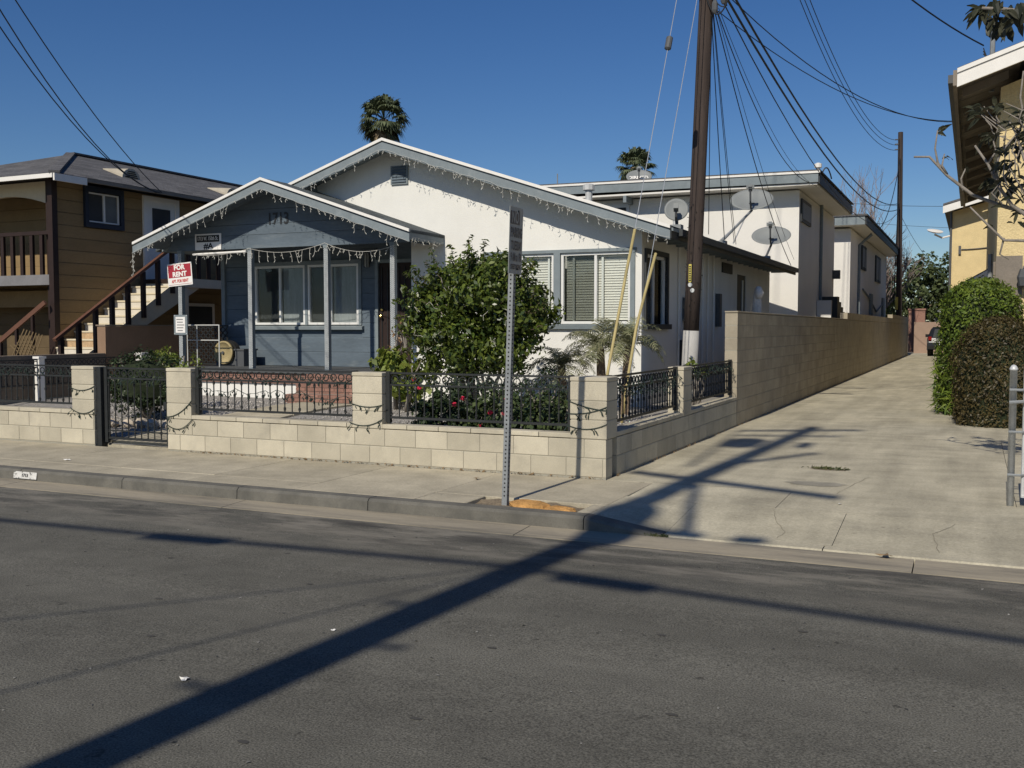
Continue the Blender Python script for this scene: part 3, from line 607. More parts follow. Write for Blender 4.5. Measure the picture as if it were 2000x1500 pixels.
# gable vent
vt = MB().box(-9.80, -9.44, 15.965, 15.998, 4.20, 4.54).build('gable_vent', M_bluetrim, H)
for i in range(6):
    z = 4.235 + i * .05; MB().prism([(-9.77, 15.945, z), (-9.77, 15.968, z + .035), (-9.77, 15.968, z + .048), (-9.77, 15.945, z + .010)], (.30, 0, 0)).build('louvre', M_blue, vt)
# windows
def slider(parent, x0, x1, z0, z1, y, name='window', split=.5, blind=True, curtain=None, trim=M_vinyl, fw=.045):
    wnd = MB()
    wnd.box(x0, x1, y - .02, y + .06, z0, z0 + fw); wnd.box(x0, x1, y - .02, y + .06, z1 - fw, z1)
    wnd.box(x0, x0 + fw, y - .02, y + .06, z0 + fw, z1 - fw); wnd.box(x1 - fw, x1, y - .02, y + .06, z0 + fw, z1 - fw)
    f = wnd.build(name, trim, parent); xm = x0 + (x1 - x0) * split
    MB().box(xm - fw * .5, xm + fw * .5, y - .012, y + .05, z0 + fw + .001, z1 - fw - .001).build('mullion', trim, f)
    for a, b in ((x0 + fw, xm - fw * .5), (xm + fw * .5, x1 - fw)): MB().box(a + .001, b - .001, y + .018, y + .022, z0 + fw + .001, z1 - fw - .001).build('pane', M_glass, f)
    MB().box(x0 + .01, x1 - .01, y + .30, y + .32, z0 - .05, z1 + .05).build('dark_room', M_dark, f)
    if blind:
        n = int((z1 - z0 - .14) / .043); a = x0 + fw + .02; b = x1 - fw - .02
        for i in range(n):
            z = z0 + fw + .02 + i * (z1 - z0 - 2 * fw - .06) / n
            MB().prism([(a, y + .075, z), (a, y + .090, z + .0385), (a, y + .092, z + .0375), (a, y + .077, z - .001)], (b - a, 0, 0)).build('blind_slat', M_blind, f)
        MB().box(a, b, y + .075, y + .10, z1 - fw - .04, z1 - fw - .005).build('blind_rail', M_blind, f)
    if curtain:
        for (a, b, za, zb, mm) in curtain: MB().box(a, b, y + .07, y + .08, za, zb).build('curtain', mm, f)
    return f
ww = M_bluetrim
mb = MB(); mb.box(W0 - .09, W1 + .08, 15.96, 16.06, WZ1 - .02, WZ1 + .035); mb.box(W0 - .09, W0 + .0, 15.965, 16.06, WZ0, WZ1 - .02); mb.box(W1 - .02, W1 + .06, 15.965, 16.06, WZ0, WZ1 - .02); mb.box(-6.56, -6.44, 15.96, 16.08, WZ0, WZ1 - .02)
tr = mb.build('window_trim', ww, H)
MB().prism([(W0 - .12, 15.92, WZ0 - .005), (W0 - .12, 16.06, WZ0 + .012), (W0 - .12, 16.06, WZ0 - .075), (W0 - .12, 15.935, WZ0 - .075)], (W1 - W0 + .21, 0, 0)).build('sill', ww, tr)
MB().box(-6.38, -5.84, 16.036, 16.039, WZ0 + .06, WZ1 - .07).build('insect_screen', glassmat('insect_mesh', (.74, .75, .74)), H); slider(H, -6.435, -5.19, WZ0 + .013, WZ1 - .022, 16.02); slider(H, -7.795, -6.565, WZ0 + .013, WZ1 - .022, 16.02)
# vertical sash stiles in front of the blinds
for xx in (-6.22, -5.70, -6.68): MB().box(xx - .018, xx + .018, 16.045, 16.06, WZ0 + .06, WZ1 - .07).build('sash_stile', M_vinyl, H)
# side window and back door on the driveway side
mb = MB(); mb.box(-5.02, -4.965, sw0 - .08, sw0, sz0 - .05, sz1 + .08); mb.box(-5.02, -4.965, sw1, sw1 + .08, sz0 - .05, sz1 + .08); mb.box(-5.02, -4.96, sw0, sw1, sz1, sz1 + .08); mb.box(-5.02, -4.92, sw0 - .12, sw1 + .12, sz0 - .09, sz0)
mb.build('side_window_trim', M_darktrim, H)
f = MB().box(-5.07, -5.03, sw0, sw0 + .045, sz0, sz1).box(-5.07, -5.03, sw1 - .045, sw1, sz0, sz1).box(-5.07, -5.03, 16.78, 16.83, sz0, sz1).box(-5.07, -5.03, sw0, sw1, sz1 - .05, sz1 - .002).build('side_window', M_vinyl, H)
MB().box(-5.062, -5.056, sw0 + .05, sw1 - .05, sz0 + .002, sz1 - .052).build('pane', M_glass, f); MB().box(-5.13, -5.12, sw0, 16.8, sz0, sz1).build('curtain', M_screen, f); MB().box(-5.135, -5.125, 16.8, sw1, sz0, sz1).build('curtain', M_curt, f)
d = MB().box(-5.06, -5.02, 23.37, 24.33, .9, sz1).build('back_door', M_darktrim, H); MB().box(-5.018, -4.99, 23.95, 24.0, 1.55, 2.7).build('door_glass', M_vinyl, d)
MB().box(-5.0, -4.965, 21.75, 22.7, 2.78, 3.0).build('side_vent', M_darktrim, H)
for yv, x_ in ((18.2, -4.97), (19.95, -4.96), (20.4, -4.965), (20.9, -4.96)): MB().tube([(x_, yv, .3), (x_, yv, 3.1)], .02, 6).build('conduit', M_white, H)
MB().box(-4.99, -4.75, 18.35, 18.75, .3, 1.35).build('utility_box', M_darktrim, H); MB().box(-4.99, -4.86, 18.55, 18.85, 1.7, 2.15).build('meter_box', M_dishd, H)
MB().box(-4.99, -4.9, 21.2, 21.4, 1.6, 2.3).build('meter_box', M_dishd, H)
# roof vents pipes
MB().lathe((-5.6, 20.2, zmain(-5.6)), [(.06, -.1), (.06, .35), (.1, .36), (.1, .42), (.05, .44), (.09, .47), (.05, .5)], 10).build('roof_vent', M_galv, H)
MB().lathe((-6.9, 18.6, zmain(-6.9)), [(.07, -.1), (.07, .22), (.12, .23), (.12, .33), (.06, .35)], 10).build('roof_vent', M_galv, H)
# ---- porch
MB().box(-14.4, -9.25, 15.20, 16.9, .25, .735).build('porch_base', M_white, H)
MB().box(-14.42, -9.2, 15.10, 16.9, .735, .80).build('porch_floor', mat('porch_grey', (.085, .09, .092), .8, .15, 3, 60, .1, .1), H)
def planks(parent, x0, x1, z0, z1, y, pitch, openings, m, axis=0, th=.022, name='siding_plank', back=None):
    """boards along x at depth y (axis 0) or along y at x (axis 1, facing +x)"""
    z = z0
    while z < z1 - .02:
        zt = min(z + pitch, z1); segs = [(x0, x1)]
        for (a, b, c, d_) in openings:
            if zt > c + .001 and z < d_ - .001:
                ns = []
                for p, q in segs:
                    if b <= p or a >= q: ns.append((p, q)); continue
                    if a > p: ns.append((p, a))
                    if b < q: ns.append((b, q))
                segs = ns
        for p, q in segs:
            if q - p < .02: continue
            g_ = .006
            if axis == 0: MB().prism([(p, y, z + g_), (p, y + .012, z + g_), (p, y + .028, z + g_), (p, y + .028, zt), (p, y + .006, zt), (p, y, zt - .012)], (q - p, 0, 0)).build(name, m, parent)
            else: MB().prism([(y, p, z + g_), (y - .028, p, z + g_), (y - .028, p, zt), (y - .006, p, zt), (y, p, zt - .012)], (0, q - p, 0)).build(name, m, parent)
        z = zt
BW = 16.74
ops = [(-13.62, -10.95, 1.56, 2.92), (-10.62, -9.72, .80, 2.86)]
MB().box(-14.4, -13.62, BW + .03, BW + .1, .8, 3.3).box(-13.62, -10.95, BW + .03, BW + .1, .8, 1.56).box(-10.95, -9.39, BW + .03, BW + .1, .8, 3.3).box(-13.62, -10.95, BW + .03, BW + .1, 2.92, 3.3).build('porch_wall', M_blue, H)
planks(H, -14.36, -9.40, .80, 3.25, BW, .291, ops, M_blue)
slider(H, -13.56, -12.30, 1.64, 2.84, BW, split=.5, blind=False, curtain=[(-13.5, -12.95, 1.66, 2.83, M_screen), (-12.9, -12.33, 1.66, 2.83, M_curt)])
slider(H, -12.23, -11.02, 1.64, 2.84, BW, split=.45, blind=False, curtain=[(-12.2, -11.7, 1.66, 2.83, M_screen), (-11.66, -11.05, 1.66, 2.83, M_curt)])
mb = MB(); mb.box(-13.63, -10.95, BW - .03, BW + .03, 2.842, 2.92); mb.box(-13.63, -13.565, BW - .03, BW + .03, 1.63, 2.842); mb.box(-12.295, -12.235, BW - .03, BW + .03, 1.63, 2.842); mb.box(-11.015, -10.95, BW - .03, BW + .03, 1.63, 2.842)
tr = mb.build('window_trim', M_bluetrim, H); MB().prism([(-13.68, BW - .09, 1.60), (-13.68, BW + .03, 1.628), (-13.68, BW + .03, 1.54), (-13.68, BW - .08, 1.54)], (2.78, 0, 0)).build('sill', M_bluetrim, tr)
MB().box(-14.42, -14.33, BW - .05, BW + .03, .8, 3.2).build('corner_board', M_bluetrim, H)
dr = MB().box(-10.56, -9.76, BW + .02, BW + .06, .82, 2.83).build('front_door', M_brownt, H)
MB().lathe((-10.49, BW - .01, 1.80), [(.012, 0), (.012, .03), (.03, .045), (.03, .06), (.01, .07)], 10, (0, -1, 0)).build('door_knob', mat('brass', (.6, .42, .15), .25, .1, 5, 50, .05, 0, metal=.9), dr)
MB().lathe((-10.49, BW + .005, 1.93), [(.03, 0), (.03, .02), (.015, .03)], 10, (0, -1, 0)).build('deadbolt', MATS['brass'], dr)
mb = MB()
for i in range(6): mb.box(-10.5 + i*.13, -10.485 + i*.13, BW + .0, BW + .018, .9, 2.75)
mb.build('security_bars', M_iron, dr)
mb = MB(); mb.box(-10.63, -10.565, BW - .03, BW + .03, .8, 2.9); mb.box(-9.755, -9.69, BW - .03, BW + .03, .8, 2.9); mb.box(-10.565, -9.755, BW - .03, BW + .03, 2.835, 2.9); mb.build('door_frame', M_bluetrim, H)
lamp = MB().lathe((-10.80, BW - .05, 2.84), [(.02, .2), (.05, .19), (.055, .15), (.055, -.02), (.05, -.06), (.02, -.08)], 10).build('porch_lamp', mat('lamp_glass_grey', (.30, .31, .30), .4, .1, 5, 50, .05, 0), H)
mb = MB()
for k in range(6): t_ = k*math.pi/3; mb.bar((-10.80+.06*math.cos(t_), BW-.05+.06*math.sin(t_), 2.76), (-10.80+.06*math.cos(t_), BW-.05+.06*math.sin(t_), 3.02), .008, .008)
mb.build('lamp_cage', M_iron, lamp)
# porch ceiling, beam and gable boards
MB().box(-14.5, -9.25, 15.36, 16.9, 3.30, 3.34).build('porch_ceiling', M_blue, H)
GY = 15.30
MB().box(-14.5, -9.0, GY + .03, GY + .10, 3.09, 3.33).build('porch_beam', M_blue, H)
for (za, zb) in ((3.08, 3.333), (3.339, 3.53), (3.536, 3.80), (3.806, 4.20)):
    def xl(z): return min((PZ - .10 - z) / PSL, 2.78)
    a, b = xl(za), xl(zb); xr = lambda v: min(PX + v, -9.0)
    MB().prism([(PX - a, GY, za), (xr(a), GY, za), (xr(b), GY, zb), (PX - b, GY, zb)], (0, .028, 0)).build('gable_board', M_blue, H)
mb = MB()
slope('porch_roof_slope', PX, PZ, -8.69, zp(-8.69), 14.78, 15.998, .05, M_shing2, H)
slope('porch_roof_slope', PX, PZ - .004, -14.92, zp(-14.92), 14.78, 15.535, .05, M_shing2, H)
slope('porch_roof_deck', PX, PZ - .053, -8.72, zp(-8.72) - .053, 14.80, 15.99, .045, M_blue, H)
slope('porch_roof_deck', PX, PZ - .057, -14.88, zp(-14.88) - .057, 14.80, 16.9, .045, M_blue, H)
for xe in (-8.70, -14.93): rake('drip_edge', PX, PZ + .008, xe, zp(xe) + .008, 14.745, .035, .05, M_wtrim, H); rake('rake_board', PX, PZ, xe, zp(xe), 14.757, .03, .135, M_bluetrim, H, .075)
MB().box(-8.74, -8.70, 14.79, 15.99, zp(-8.7) - .17, zp(-8.7) - .055).build('eave_fascia', M_bluetrim, H)
MB().prism([(-9.03, 15.33, 3.08), (-9.0, 15.33, 3.08), (-9.0, 15.33, 3.30), (-9.03, 15.33, 3.30)], (0, .65, 0)).build('porch_side_board', M_blue, H)
# posts wrapped in perforated metal
for px_ in (-14.22, -12.50, -10.76, -9.35):
    p = MB().box(px_ - .045, px_ + .045, GY - .035, GY + .055, .80, 3.09).build('porch_post', M_bluetrim, H)
    mb = MB(); k = 0; z = .82
    while z < 3.06:
        for j in range(3): mb.bar((px_ - .035 + .03*j, GY - .038, z), (px_ - .035 + .03*j + .022, GY - .038, z + .03), .012, .004, up=(0, 1, 0))
        z += .034
    mb.build('perforated_wrap', M_galv, p)
    mb = MB().box(px_ - .052, px_ + .052, GY - .045, GY + .062, 3.03, 3.085).build('post_cap', M_bluetrim, p)
MB().tube([(-13.85, GY - .06, 3.0), (-12.55, GY - .06, 3.02)], .022, 8).build('light_tube', M_wtrim, H)
text(H, 'house_number', '1713', .30, M_num, (-11.84, GY - .012, 3.605), bold=.006, sx=.85)
ad = MB().box(-13.83, -13.19, GY - .02, GY - .004, 3.085, 3.395).build('address_plate', M_paper, H)
MB().box(-13.79, -13.23, GY - .025, GY - .021, 3.235, 3.365).build('address_band', M_black, ad)
text(ad, 'address_lettering', '1713 W. 150th St.', .105, M_paper, (-13.51, GY - .028, 3.30), bold=.0015, sx=.66)
text(ad, 'address_lettering', '#A', .15, M_black, (-13.50, GY - .023, 3.155), bold=.005, sx=1.2)
# brick edge of the porch and brick steps
def bricks(parent, x0, x1, y0, z0, rows, bl=.205, bh=.066, dep=.1, ph=0, top=False):
    for r in range(rows):
        x = x0 - ((r + ph) % 2) * bl / 2
        while x < x1 - .01:
            a, b = max(x, x0), min(x + bl, x1)
            if b - a > .02: bpiece('brick', M_brick, parent, a + .004, b - .004, y0, y0 + dep, z0 + r*bh + .004, z0 + (r+1)*bh - .004, .003)
            x += bl
MB().box(-14.38, -9.22, 15.165, 15.22, .54, .73).build('brick_mortar', M_mort, H); bricks(H, -14.38, -9.22, 15.15, .535, 3, dep=.06)
st = thing('brick_steps', 'red brick steps leading up to the porch', 'steps', (-10.2, 14.6, .2))
for k, (ya, zt_) in enumerate(((14.25, .42), (14.58, .585), (14.9, .745))):
    MB().box(-10.94, -9.42, ya + .012, 15.145, .1, zt_ - .006).build('mortar_core', M_mort, st)
    bricks(st, -10.95, -9.41, ya, zt_ - .066*(3 if k else 4), 3 if k else 4, dep=.20, ph=k)
# ------------------------------------------------------------------ things on and around the porch
s1 = thing('for_rent_sign', 'tilted red and white FOR RENT sign on the left porch post', 'sign', (-14.2, 15.2, 2.6))
tl = R(4); rv = Vector((math.cos(tl), 0, math.sin(tl))); uv = Vector((-math.sin(tl), 0, math.cos(tl))); so = Vector((-14.19, 15.235, 2.625))
def splate(nm, x0, x1, z0, z1, dy, m, par): 
    q = [so + rv*a + uv*b + Vector((0, dy, 0)) for a, b in ((x0, z0), (x1, z0), (x1, z1), (x0, z1))]; return MB().prism(q, (0, .004, 0)).build(nm, m, par)
bd = splate('board', -.31, .31, -.22, .22, 0, M_paper, s1); splate('red_panel', -.285, .285, -.055, .195, -.005, M_red, s1)
text(s1, 'lettering', 'FOR', .128, M_paper, so + uv*.132 + Vector((0, -.008, 0)), rv, uv, .006, 1.12); text(s1, 'lettering', 'RENT', .128, M_paper, so + uv*.002 + Vector((0, -.008, 0)), rv, uv, .006, 1.12)
text(s1, 'handwriting', 'APT. FOR RENT', .085, M_redink, so - uv*.13 + Vector((0, -.006, 0)), rv, uv, .002, .72)
mb = MB(); q = [(-.285, -.195), (.285, -.195), (.285, -.19), (-.285, -.19)]; mb.prism([so + rv*a + uv*b + Vector((0, -.004, 0)) for a, b in q], (0, .003, 0)); mb.build('border_line', M_red, s1)
s2 = thing('notice_board', 'small white printed notice in a grey frame on the left porch post', 'sign', (-14.19, 15.2, 1.6))
fr_ = MB().box(-14.36, -14.02, 15.232, 15.25, 1.44, 1.83).build('frame', M_bluetrim, s2); MB().box(-14.31, -14.07, 15.225, 15.231, 1.48, 1.79).build('paper', M_paper, fr_)
for i in range(5): MB().box(-14.29 + rnd.uniform(0, .03), -14.09 - rnd.uniform(0, .04), 15.222, 15.2245, 1.735 - i*.055, 1.752 - i*.055).build('print_line', M_ink, fr_)
for sx_ in (-14.34, -14.04):
    for sz_ in (1.46, 1.81): MB().lathe((sx_, 15.231, sz_), [(.012, 0), (.012, .004), (.006, .008)], 8, (0, -1, 0)).build('screw', M_galv, fr_)
gn = thing('round_panel', 'round tan disc on a dark stand at the back of the porch', 'disc', (-13.95, 16.25, .8))
MB().lathe((-13.95, 16.18, 1.07), [(.02, 0), (.20, 0), (.205, .012), (.235, .012), (.24, .0), (.24, -.05)], 28, (0, -1, 0)).build('disc', M_gong, gn, True)
MB().lathe((-13.93, 16.26, 1.05), [(.27, 0), (.27, -.12), (.22, -.14)], 24, (0, -1, 0)).build('rim', M_tyre, gn); MB().lathe((-13.95, 16.17, 1.07), [(.03, 0), (.03, .02)], 10, (0, -1, 0)).build('hub', M_dishd, gn)
MB().box(-14.2, -13.6, 16.25, 16.45, .8, .98).build('stand', M_dishd, gn)
single('planter_box', MB().box(-13.58, -13.36, 16.1, 16.5, .8, 1.12).box(-13.6, -13.34, 16.08, 16.52, 1.12, 1.15), M_dishd, 'dark box on the porch floor right of the tan disc', 'box', (-13.47, 16.3, .8))
rk = thing('pipe_rack', 'thin pale pipe rack standing at the left end of the porch', 'rack', (-13.9, 15.6, .8))
for X_ in (-14.36, -14.11, -13.55): MB().tube([(X_, 15.6, .8), (X_, 15.6, 1.64)], .012, 6).build('upright', M_pvc, rk)
for Z_ in (1.33, 1.63): MB().tube([(-14.36, 15.6, Z_), (-13.55, 15.6, Z_)], .011, 6).build('cross_pipe', M_pvc, rk)
lp = thing('lattice_panel', 'dark iron lattice panel behind the pipe rack', 'panel', (-14.6, 16.5, .8))
mb = MB(); mb.bar((-15.15, 16.5, .82), (-14.1, 16.5, .82), .03, .03).bar((-15.15, 16.5, 1.62), (-14.1, 16.5, 1.62), .03, .03); mb.build('frame', M_iron, lp)
for i in range(-6, 9):
    for sgn in (1, -1):
        xa = -15.15 + i*.13; a = Vector((xa if sgn > 0 else xa + .8, 16.5, .83)); b = Vector((xa + .8 if sgn > 0 else xa, 16.5, 1.61))
        lo = max(-15.15, min(a.x, b.x)); hi = min(-14.1, max(a.x, b.x))
        if hi - lo < .05: continue
        f_ = lambda X_: a.lerp(b, (X_ - a.x)/(b.x - a.x)); MB().bar(f_(lo), f_(hi), .022, .012, up=(0, 1, 0)).build('lattice_bar', M_iron, lp)

# ------------------------------------------------------------------ satellite dishes
def dish(label, base, center, rx, rz, aim, mast_top=None, group='satellite dishes', letters=None, strut=False):
    t = thing('satellite_dish', label, 'satellite dish', base, group); A = Vector(aim).normalized(); c = Vector(center)
    r = A.cross(Vector((0, 0, 1))).normalized() * -1; u = r.cross(A).normalized(); 
    if u.z < 0: u = -u
    mb = MB(); n, rows = 32, 6
    for j in range(rows + 1):
        k = j / rows
        for i in range(n):
            a = 2*math.pi*i/n; mb.v.append(tuple(c + r*rx*k*math.cos(a) + u*rz*k*math.sin(a) - A*(.09*max(rx, rz)*2*(1 - k*k))))
    mb.f = [(j*n+i, j*n+(i+1)%n, (j+1)*n+(i+1)%n, (j+1)*n+i) for j in range(rows) for i in range(n)]
    q = len(mb.v)
    for i in range(n): a = 2*math.pi*i/n; mb.v.append(tuple(c + r*rx*1.02*math.cos(a) + u*rz*1.02*math.sin(a) - A*.018))
    mb.f += [(rows*n+i, rows*n+(i+1)%n, q+(i+1)%n, q+i) for i in range(n)]
    mb.build('reflector', M_dish, t, True)
    back = c - A*.12; foc = c + A*rx*1.0 - u*rz*.25
    MB().tube([c - u*rz*.95 - A*.03, c - u*rz*.9 + A*rx*.5, foc], .022, 6).build('feed_arm', M_dishd, t)
    lnb = MB(); k = rx*.12; lnb.bar(foc - r*k*1.5, foc + r*k*1.5, .07, .08).bar(foc - A*.1, foc + A*.05, .08, .09); lnb.build('receiver_head', M_dish, t)
    MB().bar(back + A*.02, back - A*.06 - u*.05, .12, .16).build('bracket', M_dishd, t)
    b = Vector(base); k1 = back - u*rz*.5 - A*.08
    MB().tube([back - A*.04, k1, b + Vector((0, 0, .05))], .028, 8).build('mast', M_galvd if strut else M_dishd, t)
    MB().box(b.x - .09, b.x + .09, b.y - .09, b.y + .09, b.z - .03, b.z + .05).build('foot', M_galvd, t)
    if strut:
        for s_ in (-1, 1): MB().tube([b + Vector((s_*.18, .25, .02)), b.lerp(k1, .75)], .014, 6).build('strut', M_galv, t)
    if letters: text(t, 'lettering', letters, rx*.42, M_paper, c - A*.03 - u*rz*.15, r, u, .006)
    return t
dish('small round grey satellite dish on the eave left of the pole', (-4.62, 16.75, zmain(-4.62)), (-4.62, 16.7, 3.58), .20, .20, (.25, -1, .35))
dish('large satellite dish on a long strut above the roof edge', (-4.8, 20.9, zmain(-4.8)), (-4.62, 23.0, 4.48), .47, .31, (.12, -1, .75), strut=True)
dish('large satellite dish low on the roof edge, rightmost of the dishes', (-4.65, 25.0, zmain(-4.65)), (-4.62, 25.45, 3.88), .47, .29, (.12, -1, .75))

# ------------------------------------------------------------------ string lights
def strand(name, label, path, m_w, m_b, r=.004, drops=0.0, gap=.11, seed=1, group=None, bulb=.0075):
    rs_ = random.Random(seed); P = [Vector(p) for p in path]; t = thing(name, label, 'string lights', P[0], group)
    wmb = MB(); wmb.tube(P, r, 4); bm = MB(); L_ = 0.0; nxt = gap/2
    for a, b in zip(P[:-1], P[1:]):
        d = (b - a).length
        while nxt < L_ + d:
            p = a.lerp(b, (nxt - L_)/d); ln = rs_.uniform(.02, .05) if not drops else drops*rs_.choice((.2, .35, .6, .6, 1.0, 1.2))
            e = p + Vector((rs_.uniform(-.05, .05), rs_.uniform(-.02, .02), -ln)); mid = p.lerp(e, .5) + Vector((rs_.uniform(-.015, .015), 0, 0))
            wmb.tube([p, mid, e], r*.8, 3, False)
            bm.bar(e, e + Vector((rs_.uniform(-.03, .03), 0, -.03)), bulb, bulb)
            if drops: bm.bar(mid, mid + Vector((rs_.choice((-.035, .035)), 0, -.02)), bulb*.8, bulb*.8)
            nxt += gap*rs_.uniform(.4, 1.7)
        L_ += d
    wmb.build('wire', m_w, t); b_ = bm.build('bulbs', m_b, t); b_['kind'] = 'stuff'; return t
def line(a, b, n, jit=.015, seed=1):
    rs_ = random.Random(seed); a = Vector(a); b = Vector(b); return [a.lerp(b, i/n) + Vector((0, 0, rs_.uniform(-jit, jit))) for i in range(n+1)]
strand('string_lights', 'icicle lights along the left slope of the porch gable', line((PX, 14.735, PZ-.2), (-14.93, 14.735, zp(-14.93)-.2), 30), M_lwire, M_lightw, .003, .13, .13, 1)
strand('string_lights', 'icicle lights along the right slope of the porch gable', line((PX, 14.735, PZ-.2), (-8.70, 14.735, zp(-8.7)-.2), 30), M_lwire, M_lightw, .003, .13, .12, 2)
strand('string_lights', 'icicle lights along the left slope of the big roof gable', line((RX, 15.495, RZ-.20), (-11.75, 15.495, zmain(-11.75)-.2), 20), M_lwire, M_lightw, .003, .11, .13, 3)
strand('string_lights', 'icicle lights along the right slope of the big roof gable', line((RX, 15.495, RZ-.20), (EX, 15.495, zmain(EX)-.2), 44), M_lwire, M_lightw, .003, .12, .11, 4)
strand('string_lights', 'icicle lights draped between the left porch posts under the beam', catenary((-13.8, GY-.07, 2.99), (-12.5, GY-.06, 3.07), .05), M_lwire, M_lightw, .005, .14, .11, 5)
strand('string_lights', 'icicle lights draped between the two middle porch posts', catenary((-12.5, GY-.06, 3.08), (-10.76, GY-.06, 3.12), .12), M_lwire, M_lightw, .005, .16, .12, 6)
strand('string_lights', 'icicle lights draped between the two right porch posts', catenary((-10.76, GY-.06, 3.12), (-9.3, GY-.06, 3.02), .13), M_lwire, M_lightw, .005, .15, .12, 7)
strand('string_lights', 'icicle lights along the right eave of the porch roof', line((-8.67, 14.8, zp(-8.7)-.14), (-8.67, 15.9, zp(-8.7)-.15), 10), M_lwire, M_lightw, .003, .11, .10, 8)
strand('string_lights', 'tail of icicle lights hanging from the left porch eave corner', line((-14.91, 14.74, 3.03), (-14.90, 14.74, 2.62), 8), M_lwire, M_lightw, .004, .05, .06, 9)
def drape(label, x0, x1, z0, z1, sag, seed, y=9.757): strand('string_lights', label, catenary((x0, y, z0), (x1, y, z1), sag, 10), M_gwire, M_gwire, .005, 0, .07, seed, None, .011)
drape('upper dark light string across the pier left of the gate', -11.05, -10.6, .78, .80, .05, 21); drape('lower dark light string across the pier left of the gate', -11.05, -10.6, .50, .50, .07, 22)
drape('upper dark light string across the pier right of the gate', -9.37, -8.93, .44, .66, .06, 23); drape('lower dark light string across the pier right of the gate', -9.37, -8.93, .36, .42, .1, 24)
drape('upper dark light string across the pier before the porch door', -6.57, -6.1, .71, .70, .04, 25); drape('lower dark light string across the pier before the porch door', -6.57, -6.1, .48, .54, .06, 26)
drape('upper dark light string across the corner pier', -3.86, -3.41, .82, .72, .02, 27); drape('middle dark light string across the corner pier', -3.86, -3.41, .68, .76, .03, 29)
drape('lower dark light string across the corner pier', -3.86, -3.41, .56, .58, .05, 28)
def tangle(label, axis, fixed, a0, a1, z, seed):
    rs_ = random.Random(seed); n = int((a1-a0)/.08); P = []
    for i in range(n+1):
        a = a0 + (a1-a0)*i/n; q = fixed + rs_.uniform(-.035, .035); zz = z + rs_.uniform(-.06, .05); P.append((a, q, zz) if axis == 0 else (q, a, zz))
    strand('string_lights', label, P, M_gwire, M_gwire, .004, 0, .05, seed, None, .010)
tangle('tangled dark lights on the rings of the fence left of the gate', 0, 9.86, -13.5, -11.05, 1.0, 31); tangle('tangled dark lights on the fence in front of the steps', 0, 9.86, -8.9, -6.55, .99, 32)
tangle('tangled dark lights on the fence in front of the red flowers', 0, 9.86, -6.1, -3.85, .99, 33); tangle('tangled dark lights on the driveway fence by the corner pier', 1, -3.50, 10.15, 12.75, .98, 34)
tangle('tangled dark lights on the driveway fence by the tall wall', 1, -3.50, 13.2, 16.0, .98, 35); tangle('dark lights running half way up the fence in front of the steps', 0, 9.855, -8.9, -6.55, .77, 36)
tangle('dark lights hanging across the iron gate', 0, 9.85, -10.5, -9.4, .92, 37); tangle('second tangle of dark lights low on the driveway fence by the corner', 1, -3.50, 10.15, 12.75, .88, 38)

# ------------------------------------------------------------------ NO PARKING sign on a perforated post
sp = thing('no_parking_sign', 'grey NO PARKING street sign on a leaning perforated steel post', 'street sign', (-3.815, 8.15, 0))
def pt(z): return Vector((-3.815 + .031*z, 8.15 + .004*z, z))
MB().bar(pt(-.1), pt(2.64), .05, .05, up=(0, 1, 0)).build('post', M_galvd, sp)
mb = MB(); z = .06
while z < 2.05:
    p = pt(z); mb.lathe(p + Vector((0, -.0255, 0)), [(.0075, 0), (.0075, .002)], 8, (0, -1, 0)); mb.lathe(p + Vector((.0255, 0, 0)), [(.0075, 0), (.0075, .002)], 8, (1, 0, 0)); z += .0381
mb.build('post_holes', M_hole, sp, kind='stuff')
# plate faces along the street (+x), its far edge bent back
def spm(s_, h):   # s across the sign (left = nearer the camera), h up from centre; gentle bend
    k = s_ + .1525; th = R(84) + R(18) * max(0, k - .10) / .2; yy_ = 0; xx_ = 0; n_ = 8
    for i in range(n_):
        kk = k * (i + .5) / n_; t_ = R(86) + R(12) * (kk / .305); xx_ += math.cos(t_) * k / n_; yy_ += math.sin(t_) * k / n_
    c = pt(2.345 + h); return Vector((c.x + .036 + xx_, c.y - .158 + yy_, c.z))
mb = MB(); ns = 9
for j in range(5):
    for i in range(ns): mb.v.append(tuple(spm(-.1525 + .305*i/(ns-1), -.293 + .586*j/4)))
mb.f = [(j*ns+i, j*ns+i+1, (j+1)*ns+i+1, (j+1)*ns+i) for j in range(4) for i in range(ns-1)]
q = len(mb.v); mb.v += [(x_ - .004, y_ + .0005, z_) for x_, y_, z_ in mb.v]; mb.f += [(q+j*ns+i+ns, q+j*ns+i+ns+1, q+j*ns+i+1, q+j*ns+i) for j in range(4) for i in range(ns-1)]
mb.f += [(j*ns, (j+1)*ns, q+(j+1)*ns, q+j*ns) for j in range(4)] + [(i, q+i, q+i+1, i+1) for i in range(ns-1)] + [(4*ns+i, 4*ns+i+1, q+4*ns+i+1, q+4*ns+i) for i in range(ns-1)]
mb.build('plate', M_sign, sp)
def up_(f, d=.002): return lambda a, b: f(a, b) + Vector((d, -.0006, 0))
mb = MB(); 
for i in range(8):
    for j in range(2): mb.v.append(tuple(up_(spm, .0015)(-.14 + .2*i/7, .14 + .115*j)))
mb.f = [(2*i, 2*i+2, 2*i+3, 2*i+1) for i in range(7)]; mb.build('dark_box', M_signred, sp)
def stext(s_, size, cx, cz, m, sx=1.0): text(sp, 'lettering', s_, size, m, (0, 0, 0), bold=.002, fn=lambda a, b: up_(spm, .003)(cx + a*sx, cz + b))
stext('NO', .15, -.045, .197, M_sign, .62); stext('PARKING', .125, 0, .065, M_signred, .50); stext('TUESDAY', .115, 0, -.05, M_signred, .48)
stext('9 AM to 1 PM', .105, 0, -.15, M_signred, .40); stext('STREET SWEEPING', .06, 0, -.235, M_signred, .47)
